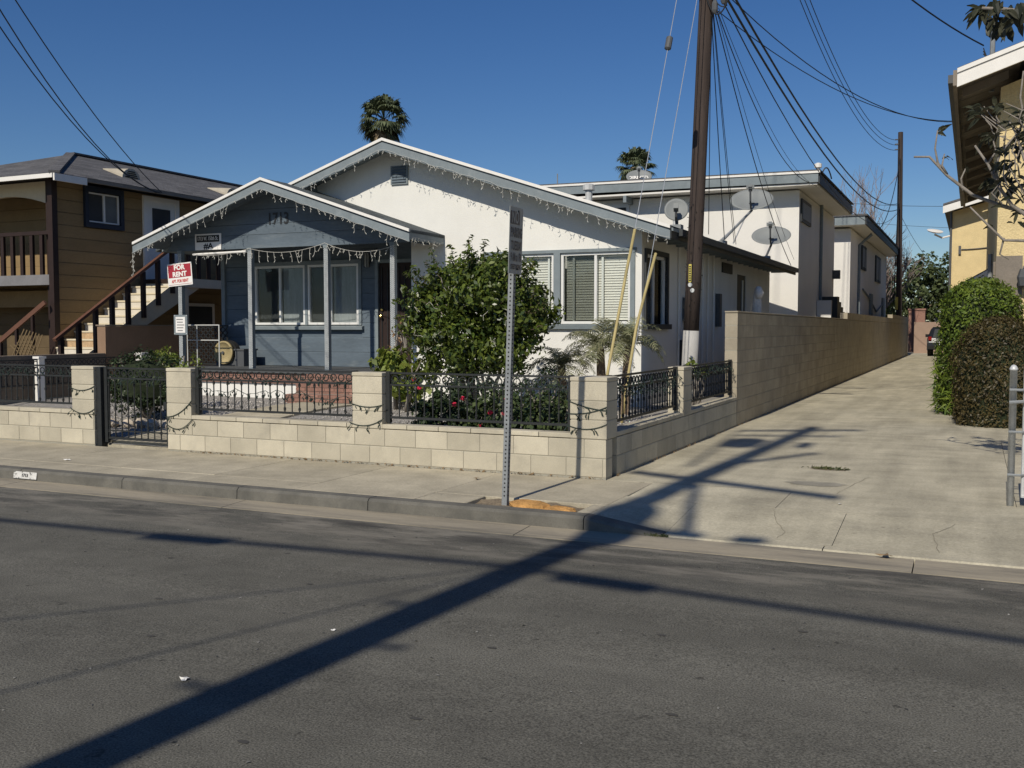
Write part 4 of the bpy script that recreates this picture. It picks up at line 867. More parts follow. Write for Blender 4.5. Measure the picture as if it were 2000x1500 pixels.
for hz in (.26, -.25): MB().lathe(spm(0.02, hz) + Vector((.001, 0, 0)), [(.009, 0), (.009, .006)], 8, (1, 0, 0)).build('bolt', M_hole, sp)

# ------------------------------------------------------------------ utility pole in the side yard, guys and wires
PB = Vector((-4.235, 16.1, .2)); PT = Vector((-3.86, 16.1, 10.4))
def pol(z): return PB.lerp(PT, (z - .2) / 10.2)
po = thing('utility_pole', 'tall dark wooden utility pole with a white painted base', 'utility pole', PB)
zz = [1.53, 2.5, 4, 5.5, 7, 8.5, 10.4]; MB().tube([pol(z) for z in zz], [.127, .124, .121, .118, .114, .11, .105], 16).build('shaft', M_wood, po, True)
MB().tube([pol(.1), pol(.8), pol(1.53)], [.136, .132, .129], 16).build('painted_base', M_polew, po, True)
p = pol(2.46); tg = MB().box(p.x - .05, p.x - .005, p.y - .135, p.y - .122, 2.31, 2.60).build('number_tag', mat('tag_yellow', (.62, .52, .12), .6, .05, 9, 50, .05, 0), po)
mb = MB()
for i in range(7): mb.box(p.x - .042, p.x - .013, p.y - .138, p.y - .1355, 2.33 + i*.037, 2.352 + i*.037)
mb.build('tag_digits', M_black, tg)
for k, (dx, z) in enumerate(((-.02, 2.27), (.02, 2.18))): q = pol(z); MB().lathe((q.x + dx, q.y - .122, z), [(.035, 0), (.035, .008)], 12, (0, -1, 0)).build('round_tag', M_galv, po)
mb = MB(); rs_ = random.Random(4)
for i in range(40):
    z = rs_.uniform(1.6, 3.6); a = rs_.uniform(math.pi, 2*math.pi); q = pol(z); mb.bar(q + Vector((.12*math.cos(a), .12*math.sin(a), 0)), q + Vector((.15*math.cos(a), .15*math.sin(a), rs_.uniform(-.03, .03))), .008, .008)
mb.build('nails', M_iron, po, kind='stuff')
mb = MB().bar((-4.9, 15.95, 7.35), (-2.8, 15.95, 7.35), .09, .11).bar((-4.9, 15.95, 9.4), (-2.8, 15.95, 9.4), .09, .11); mb.build('cross_arm', M_wood, po)
for k, (dx, dz) in enumerate(((.16, 6.62), (.30, 6.75), (.2, 7.0), (-.1, 6.95))): MB().lathe((-3.98 + dx, 15.95, dz), [(.03, -.1), (.05, -.05), (.05, .05), (.03, .1)], 8).build('insulator', M_dishd, po)
MB().tube(catenary((-3.99, 15.95, 6.9), (-3.6, 15.9, 6.7), .3, 10), .012, 5).build('jumper_wire', M_wire, po); MB().tube(catenary((-4.0, 15.97, 7.2), (-3.62, 15.93, 6.62), .2, 10), .010, 5).build('jumper_wire', M_wire, po)
def wire(label, a, b, sag, r=.008, group=None, n=18, m=None): 
    return single('utility_wire' if m is None else 'guy_wire', MB().tube(catenary(a, b, sag, n), r, 5), m or M_wire, label, 'wire', a, group)
wire('service wire from the pole straight down to the eave beside it', (-3.88, 15.95, 6.5), (-4.35, 17.88, 3.25), .12, .007)
wire('service wire from the pole to the eave, second from the pole', (-3.87, 15.95, 6.5), (-4.35, 19.14, 3.26), .1, .008)
wire('service wire from the pole to the eave, third from the pole', (-3.85, 15.95, 6.55), (-4.35, 20.0, 3.26), .12, .006)
wire('service wire from the pole to the foot of the long dish strut', (-3.84, 15.95, 6.55), (-4.4, 20.4, 3.26), .1, .006)
wire('service wire from the pole to the far end of the bungalow eave', (-3.82, 15.95, 6.55), (-4.35, 26.8, 3.2), .35, .009)
wire('thin wire from the pole down to the rear wall of the bungalow', (-3.80, 15.95, 6.6), (-4.4, 27.6, 3.4), .25, .005)
wire('service wire from the pole to the soffit of the two storey building', (-3.78, 15.95, 6.55), (-4.2, 29.0, 5.6), .6, .009)
wire('thin service wire from the pole to the roof edge of the two storey building', (-3.76, 15.95, 6.6), (-4.1, 31.0, 5.7), .7, .005)
wire('thick black cable sagging from the pole to the far pole, lower one', (-3.70, 15.95, 6.85), (-3.885, 60, 8.2), 1.24, .021)
wire('thick black cable sagging from the pole to the far pole, upper one', (-3.634, 15.95, 6.95), (-3.926, 60, 8.5), 1.13, .02)
wire('middle weight cable hung just under the thick cables to the far pole', (-3.75, 15.95, 6.8), (-3.9, 60, 8.1), 1.9, .011)
wire('service wire crossing the driveway to the yellow house, lower strand', (-3.77, 15.95, 6.55), (-.45, 24.8, 6.2), .45, .008)
wire('service wire crossing the driveway to the yellow house, upper strand', (-3.70, 15.95, 6.86), (-.45, 25.0, 6.22), .55, .009)
wire('twisted service wire from the pole top to the roof mast of the yellow house', (-3.5, 15.95, 9.3), (.05, 23.0, 7.35), .35, .016)
wire('highest of three parallel wires running to the far pole top', (-5.19, -4, 21.68), (-3.97, 60, 12.0), 5.42, .013, n=40)
wire('middle of three parallel wires running to the far pole top', (-6.47, -4, 27.5), (-3.96, 60, 11.7), 6.77, .013, n=40)
wire('lowest of three parallel wires running to the far pole top', (-6.13, -4, 25.57), (-3.955, 60, 11.45), 6.51, .013, n=40)
wire('upper right of three wires sloping down to the brown house eave', (-4.0, -4, 13.73), (-17.4, 18.14, 4.75), 1.69, .010, n=30)
wire('middle of three wires sloping down to the brown house eave', (-3.84, -4, 16.8), (-17.42, 18.1, 4.74), 3.45, .010, n=30)
wire('lower left of three wires sloping down to the brown house eave', (-4.62, -4, 16.5), (-17.44, 18.05, 4.73), 3.17, .010, n=30)
wire('thin wire crossing behind the far pole to the yellow rear wing', (-12, 66, 10.1), (3, 64, 8.6), .4, .013); wire('lower thin wire crossing behind the far pole', (-12, 66, 9.2), (3, 64, 7.2), .4, .010)
wire('thin wire from the far pole down into the dark trees', (-3.9, 60, 8.0), (-2.0, 62, 5.0), .3, .012)
wire('slack loop of cable from the far pole back to the rear building eave', (-3.9, 60, 11.0), (-4.0, 42.5, 5.7), 1.6, .02)
# two guy wires with yellow guards
for k, (A_, B_, lab, gl) in enumerate((((-4.50, 12.55, .25), (-3.93, 16.0, 9.65), 'left', ((1.0,), 2.75)), ((-4.40, 13.2, .25), (-3.93, 16.02, 7.9), 'right', ((1.0,), 2.45)))):
    a, b = Vector(A_), Vector(B_); t = thing('guy_wire', f'pale steel guy wire with a yellow guard, {lab} one of two beside the pole', 'guy wire', a, 'guy wires of the near pole')
    MB().tube([a, b], .006, 5).build('strand', M_guy, t)
    L_ = (gl[1] + .2 - a.z) / (b.z - a.z); e = a.lerp(b, L_); mid = a.lerp(b, L_*.55) + Vector((-.035 if k else -.012, 0, 0))
    e2 = e + Vector((.06 if k else .0, 0, 0)); MB().tube([a, a.lerp(mid, .5) + Vector((-.01, 0, 0)), mid, mid.lerp(e2, .5) + Vector((-.005, 0, 0)), e2], .021, 10).build('plastic_guard', M_guard, t, True)
    if k == 0:
        s_ = a.lerp(b, (5.75 - a.z)/(b.z - a.z)); dv = (b - a).normalized(); MB().tube([s_ - dv*.11, s_ - dv*.09, s_ + dv*.09, s_ + dv*.11], [.025, .05, .05, .025], 10).build('strain_insulator', M_dishd, t)

# the pole across the street behind the camera, whose shadow crosses the road
def bp(z): return Vector((-3.42 + .038*z, -4.0, z))
bpole = thing('utility_pole', 'tall pole across the street whose shadow crosses the road', 'utility pole', (-3.42, -4, 0))
MB().tube([bp(z) for z in (0, 4, 8, 12, 16.5)], [.175, .165, .155, .14, .125], 12).build('shaft', M_wood, bpole)
MB().bar((-3.75, -4.1, 11.80), (-1.45, -4.1, 11.12), .10, .12).build('cross_arm', M_wood, bpole); MB().bar((-3.75, -4.1, 15.75), (-2.05, -4.1, 16.45), .10, .12).build('cross_arm', M_wood, bpole); MB().bar((-3.6, -4.1, 15.2), (-2.2, -4.1, 15.6), .06, .1).build('cross_arm', M_wood, bpole)
MB().bar((-3.05, -4.1, 12.43), (-2.2, -4.1, 13.85), .09, .09).build('brace', M_wood, bpole); MB().bar((-2.85, -4.1, 11.3), (-2.40, -4.1, 9.65), .07, .09).build('brace', M_wood, bpole); MB().bar((-2.95, -4.1, 9.63), (-2.25, -4.1, 9.61), .09, .12).build('brace', M_wood, bpole)
MB().lathe((-3.3, -4.2, 14.2), [(.2, 0), (.26, .05), (.26, .62), (.2, .7)], 14).build('transformer', M_galvd, bpole); MB().lathe((-2.5, -4.1, 14.3), [(.1, 0), (.1, .4)], 10).build('lightning_arrester', M_galvd, bpole)
MB().lathe((-3.0, -4.15, 9.3), [(.2, 0), (.24, .1), (.24, .8), (.16, .95)], 12).build('equipment_box', M_galvd, bpole); MB().tube([(-3.3, -4.05, 12.3), (-3.75, -4.05, 15.8)], .03, 6).build('riser', M_wire, bpole)
MB().bar((-2.02, -4.1, 9.6), (-1.75, -4.1, 9.62), .12, .1).build('splice', M_wire, bpole)
for z, a in ((4.6, 0), (5.3, 1), (6.0, 0), (6.7, 1), (7.3, 0)):
    p = bp(z); MB().bar(p, p + Vector((.32 if a else -.32, 0, .02)), .03, .04).build('step_bolt', M_galvd, bpole)
cb = thing('telephone_cable', 'thick cable behind the viewer whose shadow lies along the road', 'cable', (-3.2, -4, 8.2))
MB().tube([(-14, -4, 8.1), (-8, -4, 8.01), (-5.6, -4, 8.12), (-3.2, -4.0, 8.28), (-1.9, -4, 8.13), (0, -4, 7.95), (8, -4, 7.6), (20, -4, 8.2)], .04, 6).build('strand', M_wire, cb)
for a, b in (((-6.3, -4, 8.05), (-5.55, -4, 8.11)), ((-2.8, -4, 8.18), (-2.1, -4, 8.13))): MB().tube([a, b], .09, 8).build('splice_case', M_wire, cb)
wire('faint service wire behind the viewer, upper', (-3.2, -4, 8.3), (-5.6, -4, 5.9), .05, .011, 'wires behind the viewer'); wire('faint service wire behind the viewer, lower', (-3.2, -4, 8.3), (-4.4, -4, 5.0), .05, .011, 'wires behind the viewer')

# ------------------------------------------------------------------ rear two storey buildings
B2 = thing('apartment_building', 'white two storey building with grey fascia behind the bungalow', 'building', (-10, 32, 0))
MB().box(-17, -4.55, 29.3, 37.2, 0, 5.46).build('wall', M_white2, B2)
MB().prism([(-18, 28.6, 5.93), (-3.95, 28.6, 5.80), (-3.95, 28.6, 5.56), (-18, 28.6, 5.69)], (0, .05, 0)).build('front_fascia', M_bluetrim, B2)
MB().prism([(-18, 28.57, 5.99), (-3.9, 28.57, 5.86), (-3.9, 28.57, 5.803), (-18, 28.57, 5.935)], (0, .06, 0)).build('drip_edge', M_wtrim, B2)
MB().box(-3.97, -3.92, 28.66, 36.9, 5.53, 5.80).build('side_fascia', M_darktrim, B2); MB().box(-18, -3.98, 28.66, 36.9, 5.50, 5.55).build('soffit', M_white2, B2); MB().prism([(-18, 28.6, 6.03), (-3.9, 28.6, 5.90), (-3.9, 28.6, 5.865), (-18, 28.6, 5.995)], (0, 8.4, 0)).build('roof', M_shing, B2)
f = MB().box(-4.545, -4.50, 29.5, 31.3, 4.6, 5.25).build('window', M_darktrim, B2); MB().box(-4.50, -4.49, 29.65, 31.15, 4.7, 5.15).build('pane', M_curt, f)
f = MB().box(-10.7, -9.55, 29.25, 29.30, 4.5, 5.32).build('window', M_vinyl, B2); MB().box(-10.6, -9.65, 29.24, 29.25, 4.6, 5.22).build('pane', M_screen, f)
for xb in (-11.6, -9.5): MB().box(xb - .05, xb + .05, 28.66, 29.3, 5.3, 5.5).build('bracket', M_bluetrim, B2)
MB().tube([(-4.50, 33.5, .5), (-4.50, 33.5, 5.5)], .05, 6).build('downpipe', M_bluetrim, B2); MB().box(-4.55, -4.3, 36.8, 37.0, 3.3, 3.6).build('wall_lamp', M_dishd, B2)
MB().lathe((-4.0, 28.9, 5.85), [(.05, 0), (.05, .12), (.1, .14), (.1, .24), (.04, .27)], 10).build('roof_vent', M_wtrim, B2); MB().tube(catenary((-3.9, 29.1, 5.9), (-3.8, 30.2, 5.85), -.2, 8), .02, 5).build('conduit', M_dishd, B2)
MB().box(-4.54, -4.1, 33.0, 33.2, 0, 2.45).build('stair_end_wall', M_white2, B2); mb = MB()
for i in range(5): mb.box(-4.54, -4.05, 34.2 + i*.55, 34.7 + i*.55, 0, 2.6 - .16*i)
mb.build('side_stairs', M_darktrim, B2)
dish('grey satellite dish with lettering on the roof of the rear building', (-9.75, 31, 5.95), (-9.77, 30.9, 6.40), .40, .27, (.3, -1, .75), letters='DIRECTV')
MB().tube([(-12.2, 30, 5.9), (-12.2, 30, 6.5)], .02, 6).build('roof_pipe', M_galvd, B2)
B3 = thing('apartment_building', 'second white two storey building farther back along the driveway', 'building', (-8, 50, 0))
MB().box(-16, -4.55, 42.3, 60.5, 0, 5.55).build('wall', M_white2, B3); MB().box(-17, -3.95, 41.6, 61, 5.62, 5.66).build('soffit', M_white2, B3)
MB().box(-17, -3.95, 41.55, 41.6, 5.62, 5.95).build('front_fascia', M_bluetrim, B3); MB().box(-3.95, -3.9, 41.6, 61, 5.62, 5.92).build('side_fascia', M_darktrim, B3); MB().box(-17, -3.85, 41.5, 61, 5.952, 6.02).build('roof', M_shing, B3)
for ya, yb, za, zb in ((46.4, 48.3, 4.15, 5.2), (53.2, 56.0, 3.9, 5.2)):
    f = MB().box(-4.545, -4.48, ya, yb, za, zb).build('window', M_darktrim, B3); MB().box(-4.48, -4.47, ya + .2, yb - .2, za + .12, zb - .12).build('pane', M_curt, f)
    MB().box(-4.468, -4.45, (ya+yb)/2 - .06, (ya+yb)/2 + .06, za, zb).build('mullion', M_darktrim, f)
MB().tube([(-4.5, 45.2, 0), (-4.5, 45.2, 5.1), (-4.0, 45.2, 5.55)], .07, 6).build('downpipe', M_bluetrim, B3)
for yv in (50.5, 57.5): MB().box(-4.55, -4.45, yv, yv + 1.0, 1.6, 3.2).build('door', M_bluetrim, B3)
MB().tube([(-4.5, 47, 3.3), (-4.5, 50, 3.0), (-4.5, 54, 2.4), (-4.5, 58, 2.9)], .04, 5).build('cable_run', M_bluetrim, B3)
single('wrapped_bundle', lump('', (-3.95, 20.3, 1.9), (.11, .11, .48), M_plastic, None, 12, nn=14).add(*(lambda m_: (m_.v, m_.f))(lump('', (-3.90, 20.25, 2.27), (.09, .09, .13), M_plastic, None, 5, nn=12))).box(-4.0, -3.9, 20.25, 20.35, .25, 1.6), M_plastic, 'pale wrapped figure-like bundle showing above the block wall', 'bundle', (-3.95, 20.3, .25), smooth=True)
fp = thing('utility_pole', 'slim distant wooden pole rising behind the far end of the wall', 'utility pole', (-3.8, 60, 0))
MB().tube([(-3.78, 60, 0), (-3.86, 60, 6), (-3.92, 60, 12.4)], [.17, .15, .13], 10).build('shaft', M_wood, fp); MB().box(-4.0, -3.86, 59.8, 59.85, 2.6, 3.3).build('tag', mat('tag_yellow', (.6, .5, .1)), fp)
for z in (11.45, 11.75, 12.0): MB().bar((-4.2, 59.95, z), (-3.85, 59.95, z), .06, .06).build('insulator', M_dishd, fp)
MB().tube(catenary((-3.9, 59.9, 11.2), (-4.1, 59.9, 3), .0, 6), .03, 5).build('riser', M_wire, fp)
single('end_wall', MB().box(-3.4, 4, 68, 68.3, 0, 1.95), M_pinkw, 'pinkish wall closing the far end of the driveway', 'wall', (-2, 68, 0))
single('brick_stack', MB().box(-3.9, -2.9, 71, 72, 0, 2.75).box(-3.95, -2.85, 70.95, 72.05, 2.75, 2.85), M_brick, 'orange brick block showing above the far end of the wall', 'brick pier', (-3.4, 71, 0))
single('garden_shed', MB().box(-2.4, -.2, 74, 76, 0, 2.6).prism([(-2.7, 73.8, 2.6), (.1, 73.8, 2.6), (-1.3, 73.8, 3.2)], (0, 2.4, 0)), M_galvd, 'small grey roofed shed beyond the far wall', 'shed', (-1.3, 75, 0))
# car at the end of the driveway
car = thing('parked_car', 'dark car parked at the end of the driveway, half hidden by the hedge', 'car', (-1.35, 62, 0)); cx, cy = -1.45, 60.5
prof = [(0, .35), (.05, .75), (.12, 1.0), (.55, 1.55), (1.9, 1.62), (2.7, 1.1), (4.2, .95), (4.45, .7), (4.45, .35)]
mb = MB(); n = len(prof)
for xx, k in ((cx - .9, .94), (cx - .8, 1.0), (cx + .8, 1.0), (cx + .9, .94)):
    for yy_, z_ in prof: mb.v.append((xx if z_ < 1.05 else cx + (xx - cx)*.82, cy + yy_, z_*k + .02))
mb.f = [(i*n+j, i*n+(j+1)%n, (i+1)*n+(j+1)%n, (i+1)*n+j) for i in range(3) for j in range(n)] + [tuple(range(n-1, -1, -1)), tuple(range(3*n, 4*n))]
mb.build('body', M_carp, car)
MB().prism([(cx - .6, cy + .15, 1.06), (cx + .6, cy + .15, 1.06), (cx + .52, cy + .5, 1.5), (cx - .52, cy + .5, 1.5)], (0, -.02, .01)).build('rear_window', M_screen, car)
for s_ in (-1, 1):
    MB().box(cx + s_*.74 - .08, cx + s_*.74 + .08, cy - .02, cy + .1, .9, 1.1).build('tail_light', M_tail, car); MB().box(cx + s_*.98 - .1, cx + s_*.98 + .1, cy + 2.4, cy + 2.55, 1.05, 1.22).build('door_mirror', M_carp, car)
    for yy_ in (.8, 3.5): wl_ = MB().lathe((cx + s_*.78, cy + yy_, .33), [(.33, -.1), (.33, .1)], 16, (1, 0, 0)).build('wheel', M_tyre, car); MB().lathe((cx + s_*.88, cy + yy_, .33), [(.2, 0), (.2, .02)], 12, (s_, 0, 0)).build('rim', M_galv, wl_)
MB().box(cx - .26, cx + .26, cy - .01, cy + .04, .62, .75).build('licence_plate', M_paper, car); MB().box(cx - .85, cx + .85, cy - .06, cy + .1, .4, .58).build('bumper', M_tyre, car)

# ------------------------------------------------------------------ yellow house on the right
Y1 = thing('yellow_house', 'yellow stucco house with white fascia beside the driveway, nearest wing', 'house', (4, 26, 0))
MB().prism([(.37, 21.5, -.05), (10, 21.5, -.05), (10, 21.5, 9.0), (5.6, 21.5, 8.1), (.37, 21.5, 6.15)], (0, 19.5, 0)).build('wall', M_yel, Y1)
YS = .335
def zyel(x): return 6.29 + YS*(x + .38)
def yslab(nm, dz0, dz1, ya, yb, m, x0=-.38, x1=7.5): MB().prism([(x0, ya, zyel(x0) + dz0), (x1, ya, zyel(x1) + dz0), (x1, ya, zyel(x1) + dz1), (x0, ya, zyel(x0) + dz1)], (0, yb - ya, 0)).build(nm, m, Y1)
yslab('roof', .0, .06, 20.42, 41.5, M_shing); yslab('barge_board', -.30, -.055, 20.36, 20.41, M_wtrim); yslab('drip_edge', -.05, .03, 20.33, 20.42, M_wtrim)
for i in range(34): yslab('soffit_board', -.06, -.01, 20.44 + i*.62, 21.03 + i*.62, M_soff, -.386, .7)
for i in range(10): MB().prism([(-.3, 21.7 + i*2.0, zyel(-.3) - .07), (.5, 21.7 + i*2.0, zyel(.5) - .07), (.5, 21.7 + i*2.0, zyel(.5) - .24), (-.3, 21.7 + i*2.0, zyel(-.3) - .24)], (0, .12, 0)).build('rafter', M_soff, Y1)
MB().box(-.45, -.385, 20.42, 41.5, 6.03, 6.31).build('eave_fascia', M_soff, Y1); MB().box(-.54, -.452, 20.6, 41.4, 6.12, 6.27).build('gutter', M_dishd, Y1)
MB().box(.33, .37, 22.4, 23.6, 0, 2.9).build('recess_door', M_soff, Y1); MB().tube([(.3, 24.6, 1.5), (.3, 24.6, 3.2)], .05, 6).build('meter_pipe', M_galvd, Y1); MB().box(.15, .365, 25.0, 25.5, 1.5, 2.2).build('meter_box', M_galvd, Y1)
MB().box(.36, .82, 21.46, 21.498, 0, 2.95).build('brown_door', M_soff, Y1)  # plain brown door panel on the front wall
l_ = MB().lathe((.84, 21.3, 2.53), [(.07, .16), (.12, .0), (.09, -.16), (.04, -.2)], 8).build('wall_lamp', M_dishd, Y1); MB().bar((.84, 21.5, 2.62), (.84, 21.28, 2.72), .04, .04).build('lamp_bracket', M_dishd, l_)
ms_ = thing('roof_mast', 'electric service mast with a rounded cap on the yellow house roof', 'mast', (.22, 23, 6.5)); MB().tube([(.22, 23, 6.4), (.22, 23, 7.5)], .05, 8).build('pipe', M_galvd, ms_); MB().lathe((.22, 23, 7.5), [(.06, 0), (.13, .05), (.14, .13), (.09, .22), (.02, .25)], 10).build('weather_head', M_galvd, ms_, True)
for k in range(3): MB().tube(catenary((.05, 23, 7.3 - k*.06), (.25, 23, 6.95 + k*.13), .08, 8), .011, 5).build('drip_loop', M_wire, ms_)
Y2 = thing('yellow_house', 'yellow stucco rear wing with white fascia farther along the driveway', 'house', (4, 52, 0))
MB().prism([(-.92, 46.8, -.05), (8, 46.8, -.05), (8, 46.8, 9.0), (-.92, 46.8, 6.5)], (0, 12, 0)).build('wall', M_yel, Y2)
def z2(x): return 6.70 + .29*(x + 1.28)
for nm, a, b, ya, yb, m in (('roof', 0, .08, 46.0, 60, M_shing), ('barge_board', -.33, -.04, 45.92, 46.0, M_wtrim), ('soffit', -.16, -.02, 46.02, 59.9, M_soff)):
    x0, x1 = (-1.28, 8) if nm != 'soffit' else (-1.25, .2); MB().prism([(x0, ya, z2(x0)+a), (x1, ya, z2(x1)+a), (x1, ya, z2(x1)+b), (x0, ya, z2(x0)+b)], (0, yb - ya, 0)).build(nm, m, Y2)
MB().box(-.66, -.56, 46.7, 46.8, 4.7, 5.05).build('wall_lamp', M_dishd, Y2); MB().tube([(-.97, 46.75, 0), (-.97, 46.75, 6.5)], .05, 6).build('downpipe', M_dishd, Y2); MB().tube(catenary((-.55, 46.75, 4.9), (.8, 46.75, 5.0), .03, 6), .02, 5).build('cable', M_dishd, Y2)
Y3 = thing('entry_canopy', 'low white-edged canopy roof beside the yellow house', 'canopy', (.1, 25, 2.4))
MB().prism([(-.22, 25, 2.42), (.3, 25, 2.72), (.3, 25, 2.9), (-.22, 25, 2.6)], (0, .05, 0)).build('fascia', M_wtrim, Y3); MB().prism([(-.24, 25.06, 2.62), (.3, 25.06, 2.93), (.3, 25.06, 2.75), (-.24, 25.06, 2.45)], (0, 5, 0)).build('roof', M_shing, Y3)
for yv in (25.3, 29.6): MB().box(-.16, -.08, yv, yv + .08, -.01, 2.5).build('post', M_wtrim, Y3)
ant = thing('roof_antenna', 'small white dish-like antenna on the rear wing eave', 'antenna', (-1.2, 46.5, 6.0)); MB().lathe((-1.6, 46.5, 5.6), [(.03, 0), (.30, .07), (.33, .11), (.07, .14)], 14, (.2, -.3, 1)).build('reflector', M_wtrim, ant); MB().tube([(-1.6, 46.5, 5.55), (-1.3, 46.6, 5.4), (-.95, 46.78, 5.5)], .04, 6).build('arm', M_wtrim, ant)
# chain link gate at the right edge
cl = thing('chain_link_fence', 'galvanised chain link fence with a round post at the driveway edge', 'fence', (.33, 9.84, 0))
MB().lathe((.33, 9.84, 0), [(.030, 0), (.030, 1.20), (.035, 1.20), (.035, 1.215), (.022, 1.24), (.006, 1.25)], 14).build('post', M_galv, cl, True)
for z in (.28, .66, 1.03): MB().tube([(.30, 9.80, z), (.40, 9.80, z), (.46, 9.84, z)], .012, 6).build('bracket', M_galvd, cl)
for z in (.10, 1.20): MB().tube([(.42, 9.84, z), (3.4, 9.84, z)], .021, 8).build('rail', M_galv, cl)
MB().tube([(.43, 9.84, .08), (.43, 9.84, 1.2)], .021, 8).build('gate_upright', M_galv, cl); MB().tube([(.50, 9.76, 0), (.50, 9.76, .75)], .03, 8).build('gate_stop', M_galv, cl); MB().tube([(.3, 9.79, .92), (.42, 9.79, .93)], .015, 6).build('latch', M_galvd, cl)
mb = MB()
for i in range(-12, 34):
    for sg in (1, -1):
        a = Vector((.45 + i*.085, 9.84 + .004*sg, .12)); b = a + Vector((sg*1.06, 0, 1.06))
        lo, hi = .45, 3.3
        if max(a.x, b.x) < lo or min(a.x, b.x) > hi: continue
        t0 = 0; t1 = 1; dx = b.x - a.x
        ta, tb = sorted(((lo - a.x)/dx, (hi - a.x)/dx)); t0 = max(0, ta); t1 = min(1, tb)
        if t1 - t0 > .02: mb.bar(a.lerp(b, t0), a.lerp(b, t1), .004, .004)
mb.build('mesh', M_galv, cl, kind='stuff')

# ------------------------------------------------------------------ brown house on the left
N = thing('brown_house', 'two storey tan plank house with dark hip roof and balcony at far left', 'house', (-20, 18, 0))
MB().box(-18.6, -18.03, 16.9, 31, .1, 4.76).box(-25, -18.03, 16.85, 17.0, .1, 4.76).build('wall_core', mat('tan_core', (.34, .24, .12)), N)  # plain tan core behind the planks
MB().box(-18.25, -18.03, 15.6, 16.9, .1, 4.76).build('balcony_cheek', M_brownt, N)
planks(N, 15.56, 31, .3, 4.76, -18.0, .27, [(16.40, 17.48, 3.84, 4.72), (18.15, 19.28, 2.72, 4.72)], M_tan, axis=1)
planks(N, -24.9, -18.26, 2.74, 4.76, 16.82, .27, [], M_tan, axis=0); planks(N, -24.9, -18.26, .3, 2.5, 16.82, .27, [(-19.1, -18.3, .3, 2.2)], mat('shade_tan', (.12, .085, .045)), axis=0)  # lower planks get a darker tan: shade under the balcony put into colour
f = MB().box(-18.02, -17.93, 16.38, 17.50, 3.82, 3.92).box(-18.02, -17.93, 16.38, 17.50, 4.62, 4.74).box(-18.02, -17.93, 16.38, 16.48, 3.92, 4.62).box(-18.02, -17.93, 17.40, 17.50, 3.92, 4.62).build('upper_window', M_navy, N)
MB().box(-18.0, -17.97, 16.50, 17.38, 3.94, 3.97).box(-18.0, -17.97, 16.50, 17.38, 4.57, 4.60).box(-18.0, -17.965, 16.92, 16.97, 3.97, 4.57).box(-18.0, -17.97, 17.34, 17.38, 3.97, 4.57).build('sash', M_vinyl, f); MB().box(-18.01, -18.0, 16.5, 16.93, 3.96, 4.58).build('pane', M_screen, f); MB().box(-18.012, -18.002, 16.95, 17.36, 3.96, 4.58).build('pane', mat('pane_grey', (.12, .13, .13), .3), f)
d = MB().box(-18.01, -17.95, 18.12, 18.24, 2.72, 4.72).box(-18.01, -17.95, 19.18, 19.30, 2.72, 4.72).box(-18.01, -17.95, 18.24, 19.18, 4.62, 4.72).build('upper_door_frame', M_wtrim, N); MB().box(-18.01, -17.98, 18.24, 19.18, 2.74, 4.62).build('door', M_wtrim, d); MB().box(-17.979, -17.965, 18.42, 19.0, 3.68, 4.45).build('door_glass', M_screen, d)
# hip roof
ez, rz_ = 4.80, 6.10
mb = MB().add([(-17.4, 15.1, ez), (-25.6, 15.1, ez), (-25.6, 32, ez), (-17.4, 32, ez), (-21.5, 19.2, rz_), (-21.5, 28, rz_)], [(1, 0, 4), (0, 3, 5, 4), (3, 2, 5), (2, 1, 4, 5), (0, 1, 2, 3)]); mb.build('hip_roof', M_shing, N)
MB().bar((-17.42, 15.12, ez + .02), (-21.5, 19.2, rz_ + .02), .22, .05).build('hip_cap', M_shing, N); MB().bar((-21.5, 19.2, rz_ + .02), (-21.5, 28, rz_ + .02), .25, .05).build('ridge_cap', M_shing, N)
MB().box(-17.43, -17.39, 15.1, 15.95, ez - .16, ez - .01).build('fascia_lit_end', M_wtrim, N); MB().box(-17.43, -17.39, 15.96, 32, ez - .09, ez - .01).build('eave_fascia', M_soff, N); MB().box(-25.6, -17.44, 15.08, 15.12, ez - .10, ez - .01).build('front_fascia', M_wtrim, N)  # sunlit end of the side eave board: sunlight put in as white
for k, (yv, dz) in enumerate(((18.4, 0), (22.1, 0))):
    z0 = 5.62; mb = MB(); n = 10
    for j, (xx, rr) in enumerate(((-18.6, .25), (-19.5, .03))):
        for i in range(n+1): a = math.pi*i/n; mb.v.append((xx, yv + rr*1.15*math.cos(a) , 5.17 + (.29 if j else 0) + rr*math.sin(a)))
    mb.f = [(i, i+1, n+1+i+1, n+1+i) for i in range(n)] + [tuple(range(n+1))]; v_ = mb.build('roof_vent', mat('vent_tan', (.42, .38, .30)), N)
    for i in range(4): MB().box(-18.61, -18.585, yv - .2 + .03*i, yv + .2 - .03*i, 5.2 + i*.045, 5.222 + i*.045).build('vent_slot', M_dark, v_)
MB().lathe((-20.9, 27.0, 5.9), [(.1, 0), (.1, .35), (.28, .36), (.02, .5)], 8).build('roof_cap_vent', M_dishd, N)
